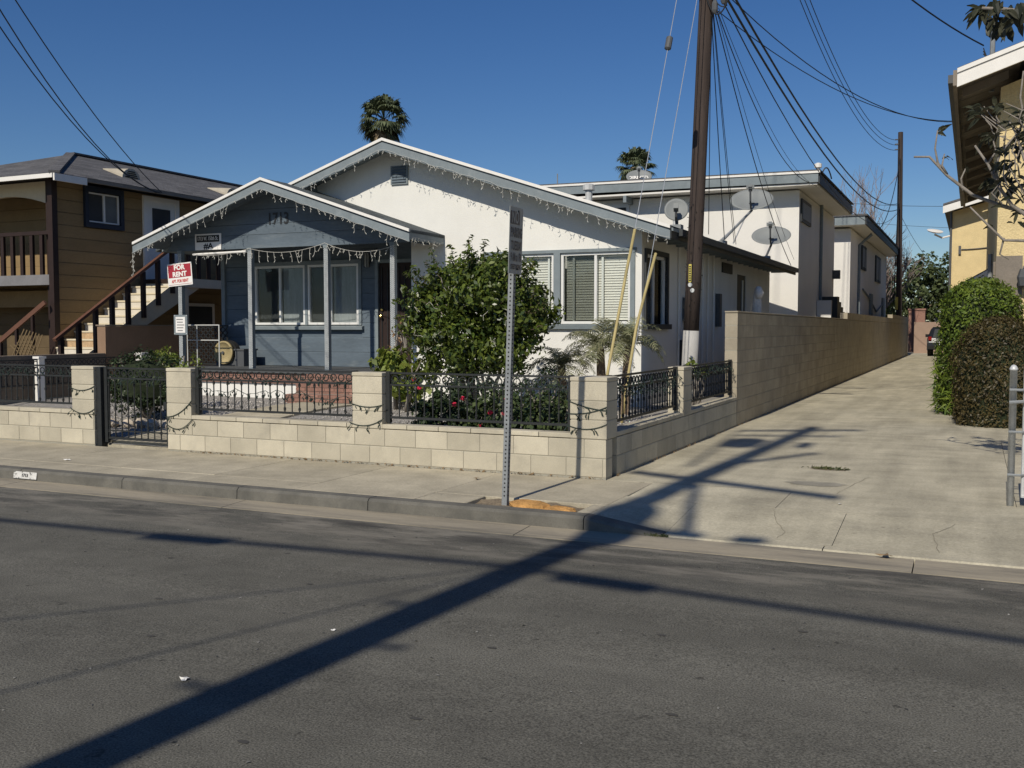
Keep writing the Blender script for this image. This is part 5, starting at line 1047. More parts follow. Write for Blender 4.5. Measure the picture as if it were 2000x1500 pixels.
# balcony front
MB().box(-25, -17.9, 15.46, 15.60, 2.5, 2.72).build('balcony_beam', mat('beam_grey', (.19, .185, .19)), N); MB().box(-25, -18.26, 15.6, 16.82, 2.60, 2.70).build('balcony_floor', M_brownt, N)
for xx in (-17.96, -21.2, -24.4): MB().box(xx - .07, xx + .07, 15.45, 15.59, .1, 4.75).build('porch_post', M_brownt, N)
mb = MB(); n = 12; arch = []
for i in range(n+1): t_ = i/n; arch.append((-18.04 - 3.1*t_, 15.74, 4.18 + .30*math.sin(math.pi*t_)))
mb.prism([(-18.04, 15.74, 4.76)] + arch + [(-21.14, 15.74, 4.76)], (0, .08, 0)); mb.build('arch_board', M_cream, N)
MB().box(-25, -18.04, 15.48, 15.56, 3.58, 3.66).build('balcony_rail', M_brownt, N)
for i in range(17): xx = -18.3 - i*.3; MB().box(xx - .045, xx + .045, 15.49, 15.55, 2.72, 3.58).build('baluster', M_brownt, N)
d = MB().box(-19.05, -18.32, 16.80, 16.84, .3, 2.14).build('lower_door', mat('door_grey', (.42, .43, .43)), N); 
for i in range(3): MB().box(-19.0, -18.4, 16.785, 16.8, .5 + i*.55, .92 + i*.55).build('door_panel', mat('door_panel_grey', (.33, .35, .36)), d)
MB().box(-25, -18.27, 16.3, 16.38, 2.05, 2.42).build('valance_board', M_tan, N)
MB().bar((-19.6, 15.0, .95), (-17.98, 15.3, 2.12), .07, .09).build('front_stair_rail', M_railbr, N)
for t_ in (.1, .3, .55, .8): p = Vector((-19.6, 15.0, .9)).lerp(Vector((-17.98, 15.3, 2.07)), t_); MB().box(p.x - .03, p.x + .03, p.y - .03, p.y + .03, .2, p.z).build('rail_post', M_brownt, N)
lt = thing('garden_lattice', 'slanted tan lattice panel under the balcony', 'lattice', (-18.5, 15.1, .3))
for i in range(7): MB().bar((-18.9 + i*.12, 15.1, .8), (-18.4 + i*.09, 15.1, 1.55 - .02*i), .025, .01, up=(0, 1, 0)).build('slat', mat('dark_slat', (.16, .115, .06)), lt); MB().bar((-18.85 + i*.1, 15.115, 1.2 + .03*i), (-18.1, 15.115, .75 + .05*i), .025, .01, up=(0, 1, 0)).build('slat', mat('dark_slat', (.16, .115, .06)), lt)
# outside stairs and landing along the side wall
S = thing('outside_stairs', 'pale outside stairs with brown handrail against the brown house', 'stairs', (-17.4, 16, .3)); ns_ = 14
for k in range(ns_):
    ya = 14.34 + .28*k; zt_ = .3 + .173*(k+1)
    if k < ns_ - 1: MB().box(-17.97, -16.80, ya, ya + .31, zt_ - .035, zt_).build('tread', M_cream, S)
    MB().box(-17.96, -16.81, ya + .02, ya + .05, zt_ - .173, zt_ - .036).build('riser', M_stepw if k in (5, 6) else M_step, S)
MB().prism([(-16.79, 14.34, .3), (-16.79, 14.34, .45), (-16.79, 17.98, 2.72), (-16.79, 18.6, 2.72), (-16.79, 18.6, 2.5)], (.04, 0, 0)).build('stringer', M_cream, S)
MB().box(-17.97, -16.75, 17.98, 31, 2.62, 2.72).build('landing', M_brownt, S); MB().box(-16.75, -16.70, 17.98, 31, 2.52, 2.73).build('landing_fascia', M_cream, S)
ra = Vector((-16.72, 14.42, 1.33)); rb = Vector((-16.72, 18.0, 3.60)); MB().bar(ra, rb, .09, .06).build('handrail', M_railbr, S); MB().bar(rb, (-16.72, 31, 3.60), .09, .06).build('landing_rail', M_brownt, S)
for i in range(8): p = ra.lerp(rb, (i + .35)/8); MB().box(p.x - .04, p.x + .04, p.y - .045, p.y + .045, max(.2, p.z - 1.05), p.z - .03).build('rail_post', M_brownt, S)
for i in range(26): MB().box(-16.75, -16.69, 18.2 + i*.34, 18.28 + i*.34, 2.73, 3.57).build('baluster', M_brownt, S)
for yv in (18.1, 20.6, 23.2): MB().box(-16.78, -16.66, yv - .06, yv + .06, .1, 2.5).build('landing_post', M_cream, S)
f = MB().box(-18.02, -17.94, 19.3, 20.5, 1.4, 2.2).build('lower_window', M_wtrim, N); MB().box(-17.94, -17.93, 19.4, 20.4, 1.48, 2.12).build('pane', M_screen, f)
# property line walls on the left
pw = thing('side_boundary_wall', 'dark shaded block wall along the left edge of the front yard', 'wall', (-15.6, 12.5, .2))
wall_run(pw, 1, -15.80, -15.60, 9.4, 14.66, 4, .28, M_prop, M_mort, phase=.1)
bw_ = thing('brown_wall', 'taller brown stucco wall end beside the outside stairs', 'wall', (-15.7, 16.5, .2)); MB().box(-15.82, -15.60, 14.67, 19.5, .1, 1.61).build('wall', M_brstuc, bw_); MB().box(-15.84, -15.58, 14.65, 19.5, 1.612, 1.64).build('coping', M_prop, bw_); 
single('white_post', MB().box(-15.42, -15.30, 12.85, 12.97, .2, 1.02).box(-15.44, -15.28, 12.83, 12.99, 1.02, 1.06), M_wtrim, 'short white post by the left boundary wall', 'post', (-15.36, 12.9, .2))
single('white_post', MB().box(-15.35, -15.2, 15.2, 15.35, .2, 1.04).box(-15.37, -15.18, 15.18, 15.37, 1.04, 1.08), M_wtrim, 'short white post near the left corner of the porch', 'post', (-15.3, 15.3, .2))

# ------------------------------------------------------------------ plants
def shrub(name, label, cat, c, r, n_cl, per, cr, size, m, seed, shell=.5, asp=.5, stems=None, zmin=None, group=None, base=None, core=None):
    t = thing(name, label, cat, base or (c[0], c[1], zy(c[1])), group); P, Nn = clumps(c, r, n_cl, per, cr, seed, shell, zmin)
    leaves('foliage', P, Nn, size, m, t, asp, seed)
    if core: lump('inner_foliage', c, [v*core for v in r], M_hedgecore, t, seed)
    rs_ = random.Random(seed)
    if stems:
        mb = MB(); b = Vector(t.location)
        for i in range(stems):
            e = Vector(c) + Vector((rs_.uniform(-.7, .7)*r[0], rs_.uniform(-.6, .6)*r[1], rs_.uniform(-.2, .6)*r[2])); s0 = b + Vector((rs_.uniform(-.12, .12), rs_.uniform(-.1, .1), -.05))
            mid = s0.lerp(e, .5) + Vector((rs_.uniform(-.1, .1), rs_.uniform(-.1, .1), .05)); mb.tube([s0, mid, e], [.03, .02, .008], 6)
        mb.build('stems', M_barkg, t, True)
    return t
# the big glossy shrub in front of the house: several lobes so the outline is uneven
t = thing('citrus_shrub', 'large glossy dark green shrub with uneven crown in front of the white wall', 'shrub', (-6.85, 13.5, .25))
PP, NN = [], []
for k, (c, r, n_) in enumerate((((-6.65, 13.5, 2.0), (.85, .75, .62), 150), ((-7.45, 13.4, 1.75), (.55, .5, .62), 95), ((-6.55, 13.4, 2.25), (.55, .5, .40), 70), ((-6.1, 13.5, 1.75), (.5, .5, .58), 80), ((-7.0, 13.2, 1.35), (.62, .5, .5), 90), ((-6.3, 13.35, 1.2), (.45, .45, .4), 60), ((-7.62, 13.4, 1.9), (.28, .3, .35), 26), ((-5.75, 13.5, 1.72), (.28, .25, .22), 20), ((-7.25, 13.4, 2.28), (.3, .3, .25), 22))):
    P, Nn = clumps(c, r, int(n_*1.25), 30, .16, 40 + k, .3); PP.append(P); NN.append(Nn)
leaves('foliage', np.concatenate(PP), np.concatenate(NN), .090, LF_bush, t, .48, 3, .6, .4)
rs = np.random.RandomState(77); SP, SN = [], []; twm = MB()
for i in range(30):
    d = rs.normal(0, 1, 3); d[1] = -abs(d[1])*.7; d[2] = abs(d[2])*.9 - .15; d /= np.linalg.norm(d); o = np.array([-6.75, 13.45, 1.85]) + d*np.array([1.12, .72, .82])*rs.uniform(.85, 1.0)
    if rs.uniform() < .25: o[0] = rs.choice([-7.6, -5.85]) + rs.normal(0, .08); o[2] = rs.uniform(1.2, 2.2)
    q = o.copy(); v = d*.6 + np.array([0, 0, .5])
    tw = [tuple(o - d*.2)]
    for j in range(8): q = q + v*.045 + rs.normal(0, .01, 3); v = v + np.array([0, 0, -.09]); tw.append(tuple(q)); SP += [q + rs.normal(0, .022, 3) for _ in range(3)]; SN += [d + [0, 0, .5]]*3
    twm.tube(tw, .004, 4, False)
tag(leaves('shoot_leaves', np.array(SP), np.array(SN), .085, LF_bush, t, .42, 9, .6, .3), kind='stuff'); twm.build('shoots', M_bark, t, kind='stuff')
mb = MB(); rs_ = random.Random(8)
for i in range(16):
    e = Vector((-6.8 + rs_.uniform(-.9, .9), 13.45 + rs_.uniform(-.4, .4), rs_.uniform(1.4, 2.6))); s0 = Vector((-6.8 + rs_.uniform(-.25, .25), 13.5 + rs_.uniform(-.1, .1), .2)); mb.tube([s0, s0.lerp(e, .45) + Vector((rs_.uniform(-.15, .15), 0, .1)), e], [.03, .02, .006], 6)
mb.build('stems', M_barkg, t, True)
mb = MB()
for i in range(14):   # pale twisting vines on the face of the shrub
    p = Vector((-6.9 + rs_.uniform(-.8, .9), 12.85 + rs_.uniform(-.05, .1), rs_.uniform(1.1, 2.2))); P = [p]
    for j in range(5): p = p + Vector((rs_.uniform(-.06, .06), rs_.uniform(-.03, .03), rs_.uniform(-.09, .05))); P.append(p)
    mb.tube(P, .004, 4)
mb.build('pale_vines', mat('vine_pale', (.45, .44, .36)), t)
shrub('yellow_green_plant', 'bright yellow-green leafy plant at the foot of the right porch post', 'plant', (-8.15, 13.6, .85), (.55, .35, .42), 60, 16, .12, .13, LF_yel, 51, .3, .6, 5)
shrub('dry_vine', 'dry brown twiggy vine left of the big shrub', 'vine', (-8.35, 13.9, 1.3), (.22, .2, .45), 14, 8, .08, .05, mat('dry_twig_leaf', (.24, .15, .08)), 52, .3, .5, 9)
for k, (x_, rr, hh, lab) in enumerate(((-5.75, .42, .36, 'geranium bush with red flowers at the left end of the flower bed'), (-5.0, .48, .38, 'geranium bush with red flowers behind the street sign'), (-4.35, .42, .36, 'dense green bush at the corner end of the flower bed'))):
    t = shrub('geranium_bush', lab, 'shrub', (x_, 10.55, .48), (rr, .36, hh), 110, 22, .09, .055, LF_ger if k else LF_dark, 60 + k, .35, .8, 6, None, 'bushes along the front fence')
    if k < 2:
        mb = MB(); rs_ = random.Random(70 + k)
        for i in range(5 if k else 3):
            q = Vector((x_ + rs_.uniform(-.35, .4), 10.20 + rs_.uniform(-.06, .1), rs_.uniform(.45, .98)))
            for j in range(9): d = Vector((rs_.uniform(-1, 1), rs_.uniform(-1, 1), rs_.uniform(-1, 1))).normalized()*.028; mb.bar(q, q + d, .022, .016)
        mb.build('flowers', M_flow, t)
shrub('dark_shrub', 'dark low shrub behind the flower bed under the big shrub', 'shrub', (-5.95, 11.7, .55), (.8, .45, .42), 110, 20, .1, .06, LF_dark, 64, .35, .6, 5)
shrub('clipped_shrub', 'dark clipped shrub seen through the iron gate', 'shrub', (-11.55, 11.6, .72), (.75, .5, .48), 170, 22, .1, .05, LF_dark, 65, .6, .6, 5, core=.75)
shrub('pale_leafed_shrub', 'small shrub with pale sunlit leaves behind the gate pier', 'shrub', (-12.0, 12.6, .98), (.55, .3, .28), 40, 16, .1, .07, LF_yel, 66, .3, .5, 5)
shrub('succulent', 'small yellow-green succulent at the tall wall end', 'plant', (-3.95, 15.6, .95), (.22, .2, .2), 24, 12, .07, .06, LF_yel, 67, .3, .7, 4)
shrub('dark_shrub', 'dark twiggy shrub between the big shrub and the small palms', 'shrub', (-5.55, 13.1, .62), (.42, .4, .4), 60, 18, .1, .06, LF_dark, 68, .3, .5, 6)
# rocks edging the bed
for i in range(9):
    X_ = -12.4 + i*.27; o = single('edging_rock', lump('', (X_, 11.0 + rnd.uniform(-.05, .05), zy(11) + .05), (rnd.uniform(.09, .15), .1, rnd.uniform(.07, .11)), M_rock, None, 80 + i), M_rock, 'pale rounded edging rock in front of the clipped shrub, %s from the left' % ('first', 'second', 'third', 'fourth', 'fifth', 'sixth', 'seventh', 'eighth', 'ninth')[i], 'rock', (X_, 11.0, zy(11)), 'rocks edging the clipped shrub')
for i, X_ in enumerate((-5.55, -5.1, -4.75, -4.45, -4.2)):
    single('edging_rock', lump('', (X_, 10.14, zy(10.14) + .35), (.08, .07, .05), M_rock, None, 95 + i), M_rock, 'small pale rock along the foot of the flower bed fence, %s from the left' % ('first', 'second', 'third', 'fourth', 'fifth')[i], 'rock', (X_, 10.14, zy(10.14) + .3), 'rocks along the front fence')
struct('flower_bed_soil', MB().box(-6.3, -3.63, 9.975, 11.3, .0, .36), M_gravel)
# feathery small palms
def feather_palm(label, base, th, nf, L_, seed):
    rs_ = random.Random(seed); t = thing('pygmy_palm', label, 'palm', base, 'small palms under the window'); b = Vector(base); top = b + Vector((rs_.uniform(-.05, .05), 0, th))
    MB().tube([b - Vector((0, 0, .05)), b.lerp(top, .5), top], [.07, .075, .06], 10).build('trunk', M_palmtr, t); V, F = [], []; st_ = MB()
    for k in range(nf):
        az = 2*math.pi*k/nf + rs_.uniform(-.3, .3); el = rs_.uniform(.35, 1.35); d = Vector((math.cos(az)*math.cos(el), math.sin(az)*math.cos(el), math.sin(el))); P = [top.copy()]; v = d.copy()
        for j in range(10): v = (v + Vector((0, 0, -.13 - .02*j))).normalized(); P.append(P[-1] + v*L_/10)
        st_.tube(P, [.008*(1 - .8*j/10) for j in range(11)], 4, False)
        for j in range(2, 11):
            a = P[j]; tg_ = (P[j] - P[j-1]).normalized(); sd_ = tg_.cross(Vector((0, 0, 1)))
            sd_ = sd_.normalized() if sd_.length > .01 else Vector((1, 0, 0))
            for h in (0, .5):
                a2 = P[j-1].lerp(P[j], h)
                for s_ in (-1, 1):
                    ll = L_*.30*math.sin(math.pi*min(.95, (j + h)/11.0))**.6*rs_.uniform(.8, 1.1); dd = (sd_*s_ + tg_*.7 + Vector((0, 0, rs_.uniform(-.25, .25)))).normalized()
                    e = a2 + dd*ll*.6; e2 = a2 + dd*ll - Vector((0, 0, ll*.3)); wv = tg_*.010; n0 = len(V)
                    V += [a2 - wv, a2 + wv, e + wv*.8, e - wv*.8, e2]; F += [(n0, n0+1, n0+2, n0+3), (n0+3, n0+2, n0+4, n0+4)]
    off = OFF[t.name]; me = bpy.data.meshes.new('fronds'); me.from_pydata([tuple(v_ - off) for v_ in V], [], [f_ if f_[2] != f_[3] else f_[:3] for f_ in F]); me.update(); mesh_obj('fronds', me, LF_palm, t, off); st_.build('frond_ribs', LF_palm, t)
feather_palm('small feathery palm under the right end of the window', (-5.18, 14.6, .26), 1.0, 24, .74, 1); feather_palm('small feathery palm at the house corner beside the yellow guards', (-4.78, 14.5, .26), 1.05, 22, .7, 2)
feather_palm('low feathery palm at the left, next to the big shrub', (-5.75, 14.4, .26), .72, 20, .66, 3)
# clipped hedges by the driveway
def hedge(name, label, c, r, z0, n, size, m, seed, flat, spread):
    t = thing(name, label, 'hedge', (c[0], c[1], 0)); rs_ = np.random.RandomState(seed); u = rs_.uniform(0, 2*np.pi, n); v = rs_.uniform(0, 1, n)
    H_ = c[2]; zz_ = z0 + (H_ - z0)*v; k = np.clip((zz_ - flat)/(H_ - flat), 0, 1); rad = np.sqrt(1 - k**2.2)*(0.90 + .10*np.clip((zz_ - z0)/.6, 0, 1)); rad *= 1 + .035*np.sin(u*5 + zz_*4) + .03*np.sin(zz_*7 + u*2) + .025*np.sin(u*13 + zz_*11) + .02*np.sin(u*23 - zz_*17)
    top = rs_.uniform(0, 1, n) < .12; rr = np.where(top, np.sqrt(rs_.uniform(0, 1, n))*.95, 1); zz_ = np.where(top, flat + (H_ - flat)*np.clip(1 - rr**2.2, 0, 1)**(1/2.2), zz_); rad = np.where(top, rr, rad)
    P = np.c_[c[0] + r[0]*rad*np.cos(u), c[1] + r[1]*rad*np.sin(u), zz_] + rs_.normal(0, .038, (n, 3)); Nn = np.c_[np.cos(u), np.sin(u), .3 + 2*k]; Nn /= np.linalg.norm(Nn, axis=1)[:, None]
    leaves('foliage', P, Nn, size, m, t, .42, seed, spread); rows = [(z0 - .05, .80), (z0 + .3, .86), (flat, .92)] + [(flat + (H_ - flat)*a*.95, math.sqrt(1 - (a*.97)**2.2)*.93) for a in (.3, .55, .75, .88, .96)]
    mb = MB(); nn = 20
    for z, q in rows:
        for i in range(nn): a = 2*math.pi*i/nn; mb.v.append((c[0] + r[0]*q*math.cos(a), c[1] + r[1]*q*math.sin(a), z))
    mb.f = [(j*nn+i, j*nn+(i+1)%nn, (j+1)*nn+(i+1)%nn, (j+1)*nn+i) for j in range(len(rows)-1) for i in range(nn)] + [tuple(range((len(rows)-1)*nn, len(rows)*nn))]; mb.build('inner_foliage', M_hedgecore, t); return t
hedge('clipped_hedge', 'tall bright green clipped hedge beside the driveway', (.10, 20.3, 2.42), (.66, .8), .02, 15000, .075, LF_hedge, 5, 1.75, .55)
hedge('clipped_hedge', 'low dome-shaped brownish clipped hedge in front of the green one', (.38, 18.0, 1.72), (.66, .66), .02, 16000, .05, LF_brown, 6, .85, .5)
rs = np.random.RandomState(5); n = 160; th = rs.uniform(2.6, 4.2, n)
P = np.c_[.1 + .72*np.cos(th), 20.2 + .8*np.sin(th), rs.uniform(.05, .9, n)]
tag(leaves('strappy_plant', P, np.tile([0, -.3, .4], (n, 1)), .34, LF_hedge, None, .08, 8, .5), 'strappy grass-like leaves at the foot of the green hedge', 'plant')
# far trees
def tree(name, label, base, h, r, n_cl, size, m, seed, group=None, conic=False):
    t = thing(name, label, 'tree', base, group); b = Vector(base); rs_ = random.Random(seed); MB().tube([b, b + Vector((.1, 0, h*.35)), b + Vector((0, .1, h*.7))], [.2, .16, .06], 8).build('trunk', M_bark, t, True)
    mb = MB()
    for i in range(7): s0 = b + Vector((0, 0, h*rs_.uniform(.25, .5))); e = b + Vector((rs_.uniform(-.7, .7)*r[0], rs_.uniform(-.7, .7)*r[1], h*rs_.uniform(.5, .85))); mb.tube([s0, s0.lerp(e, .5) + Vector((0, 0, .2)), e], [.08, .05, .02], 5)
    mb.build('limbs', M_bark, t); c = (base[0], base[1], h - r[2]); P, Nn = clumps(c, r, n_cl, 24, .45, seed, .4)
    if conic: k = 1 - np.clip((P[:, 2] - c[2] + r[2])/(2*r[2]), 0, .95); P[:, 0] = base[0] + (P[:, 0] - base[0])*k*1.3 + .5*(1-k); P[:, 1] = base[1] + (P[:, 1] - base[1])*k*1.3
    leaves('crown', P, Nn, size, m, t, .55, seed, .6); return t
tree('evergreen_tree', 'dense dark tree behind the far pole', (-3.4, 74, 0), 6.6, (2.6, 2.2, 2.9), 260, .28, LF_tree, 1); tree('evergreen_tree', 'broad dark tree at the end of the driveway', (-.2, 76, 0), 7.4, (2.4, 2.2, 3.0), 260, .28, LF_tree, 2)
tree('evergreen_tree', 'lower dark tree beside the yellow rear wing', (1.6, 72, 0), 5.6, (2.0, 2.0, 2.4), 180, .28, LF_tree, 3); tree('conifer', 'pointed conifer with a leaning tip beside the yellow rear wing', (1.6, 78, 0), 8.2, (1.3, 1.3, 2.6), 110, .25, LF_tree, 4, conic=True)
tree('evergreen_tree', 'dark tree right behind the second white building', (-6.2, 68, 0), 5.8, (2.4, 2.2, 2.6), 200, .28, LF_tree, 6)
def bare_tree(name, label, base, h, seed, depth, m, spread=.5, r0=.14, cat='tree'):
    t = thing(name, label, cat, base); rs_ = random.Random(seed); tr_ = MB(); br = MB()
    def grow(p, d, L_, r, k):
        P = [p]; q = p
        for i in range(3): d = (d + Vector((rs_.uniform(-.2, .2), rs_.uniform(-.2, .2), rs_.uniform(-.05, .15)))).normalized(); q = q + d*L_/3; P.append(q)
        (tr_ if k == depth else br).tube(P, [r, r*.9, r*.8, r*.65], 6 if k > 2 else 4, False)
        if k == 0: return
        for i in range(3 if k < 3 else 4): grow(P[-1 - (i % 2)], (d + Vector((rs_.uniform(-1, 1), rs_.uniform(-1, 1), rs_.uniform(-.2, .6)))*spread).normalized(), L_*rs_.uniform(.6, .85), r*.6, k-1)
    grow(Vector(base), Vector((0, 0, 1)), h, r0, depth); tr_.build('trunk', m, t); br.build('branches', m, t); return t
bare_tree('bare_tree', 'leafless tree behind the white rear buildings', (-6.6, 64, 0), 3.5, 5, 5, mat('twig_pinkish', (.22, .175, .155)), .55)
bare_tree('bare_tree', 'smaller leafless tree left of the far pole', (-5.6, 66, 0), 2.4, 9, 5, MATS['twig_pinkish'], .6)
# fan palms far behind
def fan_palm(label, base, h, s, seed):
    rs_ = random.Random(seed); t = thing('fan_palm', label, 'palm', base); b = Vector(base); top = b + Vector((0, 0, h)); MB().tube([b, b.lerp(top, .5), top], [.3, .24, .22], 10).build('trunk', M_palmtr, t, True)
    def fans(name, n, el0, el1, m, sc):
        V, F = [], []
        for k in range(n):
            az = rs_.uniform(0, 6.283); el = rs_.uniform(el0, el1); d = Vector((math.cos(az)*math.cos(el), math.sin(az)*math.cos(el), math.sin(el))); c = top + d*s*.62*sc; side = d.cross(Vector((0, 0, 1)))
            side = side.normalized() if side.length > .05 else Vector((1, 0, 0)); up = side.cross(d).normalized(); n0 = len(V); V += [top + side*.02, top - side*.02, c - side*.02, c + side*.02]; F.append((n0, n0+1, n0+2, n0+3))
            for j in range(17):
                a = R(-105 + 210*j/16); q = (d*math.cos(a) + side*math.sin(a)).normalized(); ln = s*.55*sc*rs_.uniform(.85, 1.1)*(1 - .25*abs(a)/2); w_ = up.cross(q).normalized()*s*.045; e = c + q*ln*.65; e2 = c + q*ln - Vector((0, 0, ln*rs_.uniform(.25, .5))); n0 = len(V)
                V += [c, e + w_, e2, e - w_]; F.append((n0, n0+1, n0+2, n0+3))
        off = OFF[t.name]; me = bpy.data.meshes.new(name); me.from_pydata([tuple(v_ - off) for v_ in V], [], F); me.update(); mesh_obj(name, me, m, t, off)
    fans('fronds', 46, -.35, 1.45, LF_fan, 1.0); fans('drooping_fronds', 22, -1.0, -.35, LF_fan, .95); fans('dead_skirt', 16, -1.45, -.9, LF_dead, .9)
fan_palm('tall fan palm rising behind the roof peak', (-24.9, 40, 0), 11.15, 1.15, 1); fan_palm('smaller fan palm behind the rooftop dish of the rear building', (-14.4, 45, 0), 9.0, .95, 2)
# plumeria with bare stubby branches at the right edge
t = thing('plumeria_tree', 'plumeria tree with stubby grey branches and few dark leaves at right edge', 'tree', (1.55, 11.2, 0)); br = MB(); tips = []
def px_branch(P, r0): br.tube(P, [.8*r0*(1 - .55*i/(len(P)-1)) for i in range(len(P))], 7); tips.append((Vector(P[-1]), (Vector(P[-1]) - Vector(P[-2])).normalized()))
px_branch([(1.55, 11.2, -.05), (1.5, 11.2, .9), (1.35, 11.2, 1.6)], .09); px_branch([(1.35, 11.2, 1.55), (.95, 11.15, 2.3), (.43, 11.2, 2.72)], .055)
px_branch([(.43, 11.2, 2.72), (.2, 11.2, 2.8), (-.04, 11.2, 2.91), (-.28, 11.2, 3.12), (-.45, 11.2, 3.32), (-.60, 11.2, 3.33)], .028)
px_branch([(-.28, 11.2, 3.12), (-.37, 11.2, 3.25), (-.40, 11.2, 3.40), (-.38, 11.2, 3.58)], .018); px_branch([(-.28, 11.2, 3.13), (-.33, 11.17, 3.22), (-.31, 11.2, 3.34)], .016); px_branch([(-.13, 11.2, 2.96), (-.15, 11.2, 3.08), (-.11, 11.2, 3.18)], .016)
px_branch([(.95, 11.15, 2.3), (.5, 11.0, 2.62), (.31, 11, 2.77), (.21, 11, 2.93), (.09, 11, 3.18), (-.03, 11, 3.37)], .030); px_branch([(.21, 11, 2.93), (.15, 11, 3.12), (.2, 11, 3.28), (.33, 11, 3.45)], .02); px_branch([(.33, 11, 3.4), (.40, 11, 3.6), (.36, 11, 3.8), (.38, 11, 4.05)], .018)
px_branch([(.7, 11.1, 2.5), (.55, 11, 3.0), (.41, 11, 3.2), (.33, 11, 3.46), (.27, 11, 3.58)], .024); px_branch([(1.2, 11.2, 1.8), (.8, 11.1, 2.3), (.43, 11, 2.42), (.25, 11, 2.43), (.11, 11, 2.58), (-.06, 11, 2.77)], .024)
px_branch([(.25, 11, 2.45), (.22, 11.1, 2.3), (.3, 11.1, 2.25)], .014); px_branch([(.09, 11, 3.18), (.16, 11, 3.3), (.12, 11, 3.45)], .015); px_branch([(1.35, 11.2, 1.6), (1.25, 10.6, 2.8), (.8, 9.8, 3.9), (.42, 9.6, 4.2), (.17, 9.5, 4.24), (0, 9.5, 4.27)], .035); px_branch([(.42, 9.6, 4.2), (.36, 9.55, 4.0), (.42, 9.5, 3.9)], .015)
for k in range(44): q = Vector((.12 + .5*rnd.random(), 11.0 + rnd.uniform(-.2, .2), 2.7 + rnd.random()*.9)); px_branch([q, q + Vector((rnd.uniform(-.1, .05), 0, rnd.uniform(.05, .15))), q + Vector((rnd.uniform(-.22, .02), 0, rnd.uniform(.12, .32)))], .011)
br.build('branches', M_barkg, t, True)
V, F = [], []; rs_ = random.Random(21)
def big_leaf(p, d, L_, w_):
    d = d.normalized(); s_ = d.cross(Vector((rs_.uniform(-.5, .5), -1, rs_.uniform(-.3, .3)))).normalized(); n0 = len(V); g_ = Vector((0, 0, -1)); P = [p]
    for j in range(3): d = (d + g_*.35).normalized(); P.append(P[-1] + d*L_/3)
    for q, ww_ in zip(P, (.12, 1, .9, .05)): V.extend([q - s_*w_*ww_/2, q + Vector((0, .01, -.005)), q + s_*w_*ww_/2])
    for j in range(3): a = n0 + 3*j; F.extend([(a, a+1, a+4, a+3), (a+1, a+2, a+5, a+4)])
for i, (p, d) in enumerate(tips):
    cnt = 14 if i == 13 else (rs_.choice((0, 0, 2, 4)) if i < 12 else rs_.choice((2, 4, 5)))
    for k in range(cnt): big_leaf(p + Vector((rs_.uniform(-.03, .03), 0, rs_.uniform(-.05, .02))), d + Vector((rs_.uniform(-.9, .9), rs_.uniform(-.7, .7), rs_.uniform(-.8, .4))), rs_.uniform(.09, .17), rs_.uniform(.03, .05))
for k in range(50): big_leaf(Vector((rs_.uniform(.0, .5), 9.5 + rs_.uniform(-.15, .15), rs_.uniform(4.12, 4.35))), Vector((rs_.uniform(-.8, .8), rs_.uniform(-.6, .6), rs_.uniform(-.9, .3))), rs_.uniform(.12, .19), rs_.uniform(.048, .075))
for k in range(34): big_leaf(Vector((rs_.uniform(.15, .6), 11.0 + rs_.uniform(-.2, .2), rs_.uniform(2.55, 3.4))), Vector((rs_.uniform(-.8, .8), rs_.uniform(-.6, .6), rs_.uniform(-.7, .5))), rs_.uniform(.07, .13), rs_.uniform(.025, .04))
off = OFF[t.name]; me = bpy.data.meshes.new('leaves'); me.from_pydata([tuple(v_ - off) for v_ in V], [], F); me.update(); mesh_obj('leaves', me, LF_plum, t, off)

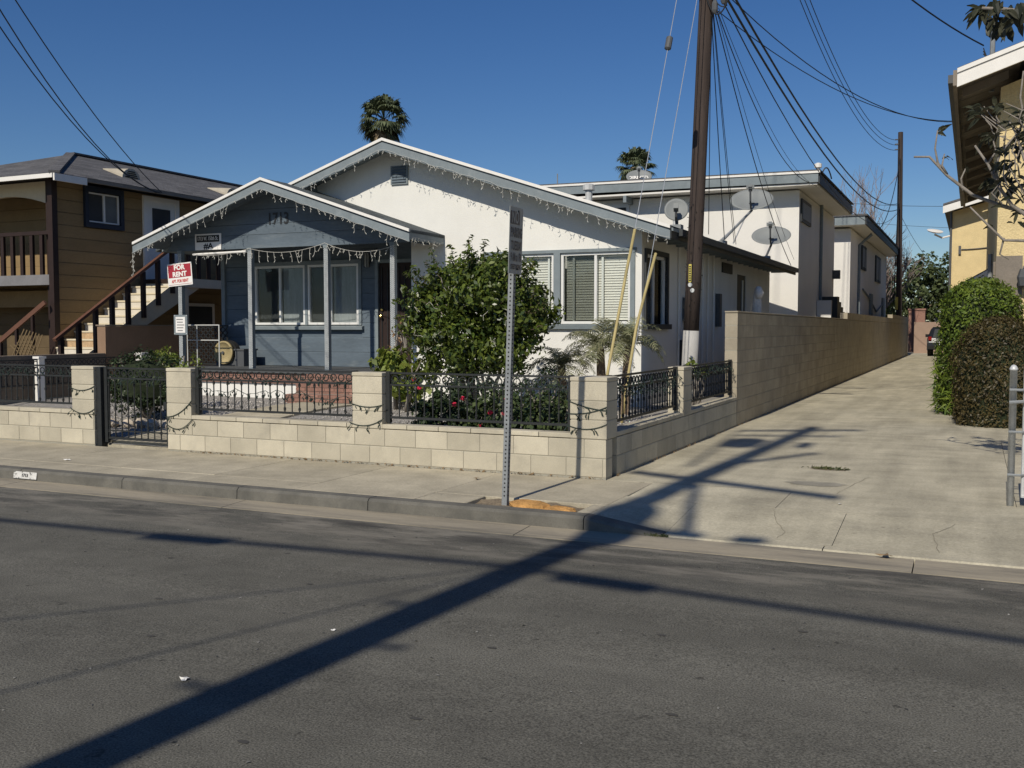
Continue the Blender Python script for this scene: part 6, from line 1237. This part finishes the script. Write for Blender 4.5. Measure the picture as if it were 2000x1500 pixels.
# ------------------------------------------------------------------ litter and small things on the ground
def scrap(name, label, c, r, m, seed, cat, group=None):
    rs_ = random.Random(seed); n = 9; mb = MB(); mb.v = [(c[0] + r*math.cos(6.283*i/n)*rs_.uniform(.3, 1.2), c[1] + r*.7*math.sin(6.283*i/n)*rs_.uniform(.3, 1.2), c[2] + .004 + rs_.uniform(0, r*.35)) for i in range(n)] + [(c[0], c[1], c[2] + r*.3)]
    mb.f = [(i, (i+1) % n, n) for i in range(n)]; return single(name, mb, m, label, cat, c, group)
scrap('paper_scrap', 'white paper scrap on the road left of the pole shadow', (-3.32, 3.55, zroad(3.55)), .035, M_litter, 1, 'litter'); scrap('paper_scrap', 'crumpled white paper on the pavement near the gate', (-9.75, 8.55, 0), .05, M_litter, 2, 'litter')
scrap('paper_scrap', 'tiny white scrap on the driveway slab', (-1.05, 9.3, -.005), .03, M_litter, 3, 'litter'); scrap('paper_scrap', 'tiny pale scrap in the middle of the road left of the shadow', (-3.15, 4.5, zroad(4.5)), .018, M_litter, 5, 'litter')
scrap('dry_leaf', 'curled brown leaf on the driveway apron near the gutter', (-.55, 7.75, -.108), .07, M_leafdry, 4, 'leaf'); scrap('dry_leaf', 'small brown leaf on the pavement below the wall', (-4.65, 9.25, 0), .05, M_leafdry, 6, 'leaf')
rs = np.random.RandomState(9); n = 120
P = np.c_[rs.uniform(-2.4, -2.2, n), rs.normal(7.79, .01, n), np.full(n, -.105)]
tag(leaves('gutter_weed', P, np.tile([0, -.6, .6], (n, 1)), .04, M_grass, None, .25, 15), 'small weed growing in the gutter by the driveway', 'weeds')
rs = np.random.RandomState(19); n = 420; X = np.r_[rs.uniform(-9.2, -3.45, 260), np.full(160, -3.40)]; Yv = np.r_[np.full(260, 9.755), rs.uniform(10, 24, 160)]
tag(leaves('wall_foot_debris', np.c_[X, Yv, rs.uniform(.004, .02, n)], np.tile([.1, -.3, 1], (n, 1)), .03, M_leafdry, None, .5, 16), 'dry crumbs and leaf bits along the foot of the block wall', 'debris', None, 'stuff')
n = 700; rs = np.random.RandomState(29); X = rs.uniform(-12, 2, n); Yv = rs.uniform(2.4, 7.3, n)
tag(leaves('road_specks', np.c_[X, Yv, np.array([zroad(v) for v in Yv]) + .004], np.tile([0, 0, 1.], (n, 1)), .02, leafmat('road_grit', (.03, .03, .028), (.3, .29, .26), .9, 0), None, .6, 17, .1), 'scattered grit and specks on the asphalt', 'grit', None, 'stuff')
for k, (X_, Y_) in enumerate(((-4.6, 6.0), (-3.9, 5.3), (-2.2, 4.6), (-5.3, 5.5), (-2.05, 3.6), (-1.2, 4.1), (-3.9, 4.0), (-.9, 5.6), (-6.2, 6.1), (-2.7, 3.1), (-4.4, 4.6), (-1.6, 5.2))): patch((X_ + .1*math.sin(k*3), Y_), .028, .016, zroad(Y_) + .003, mat('oil_spot', (.07, .067, .06)), 'oil_spot', road, 30 + k)
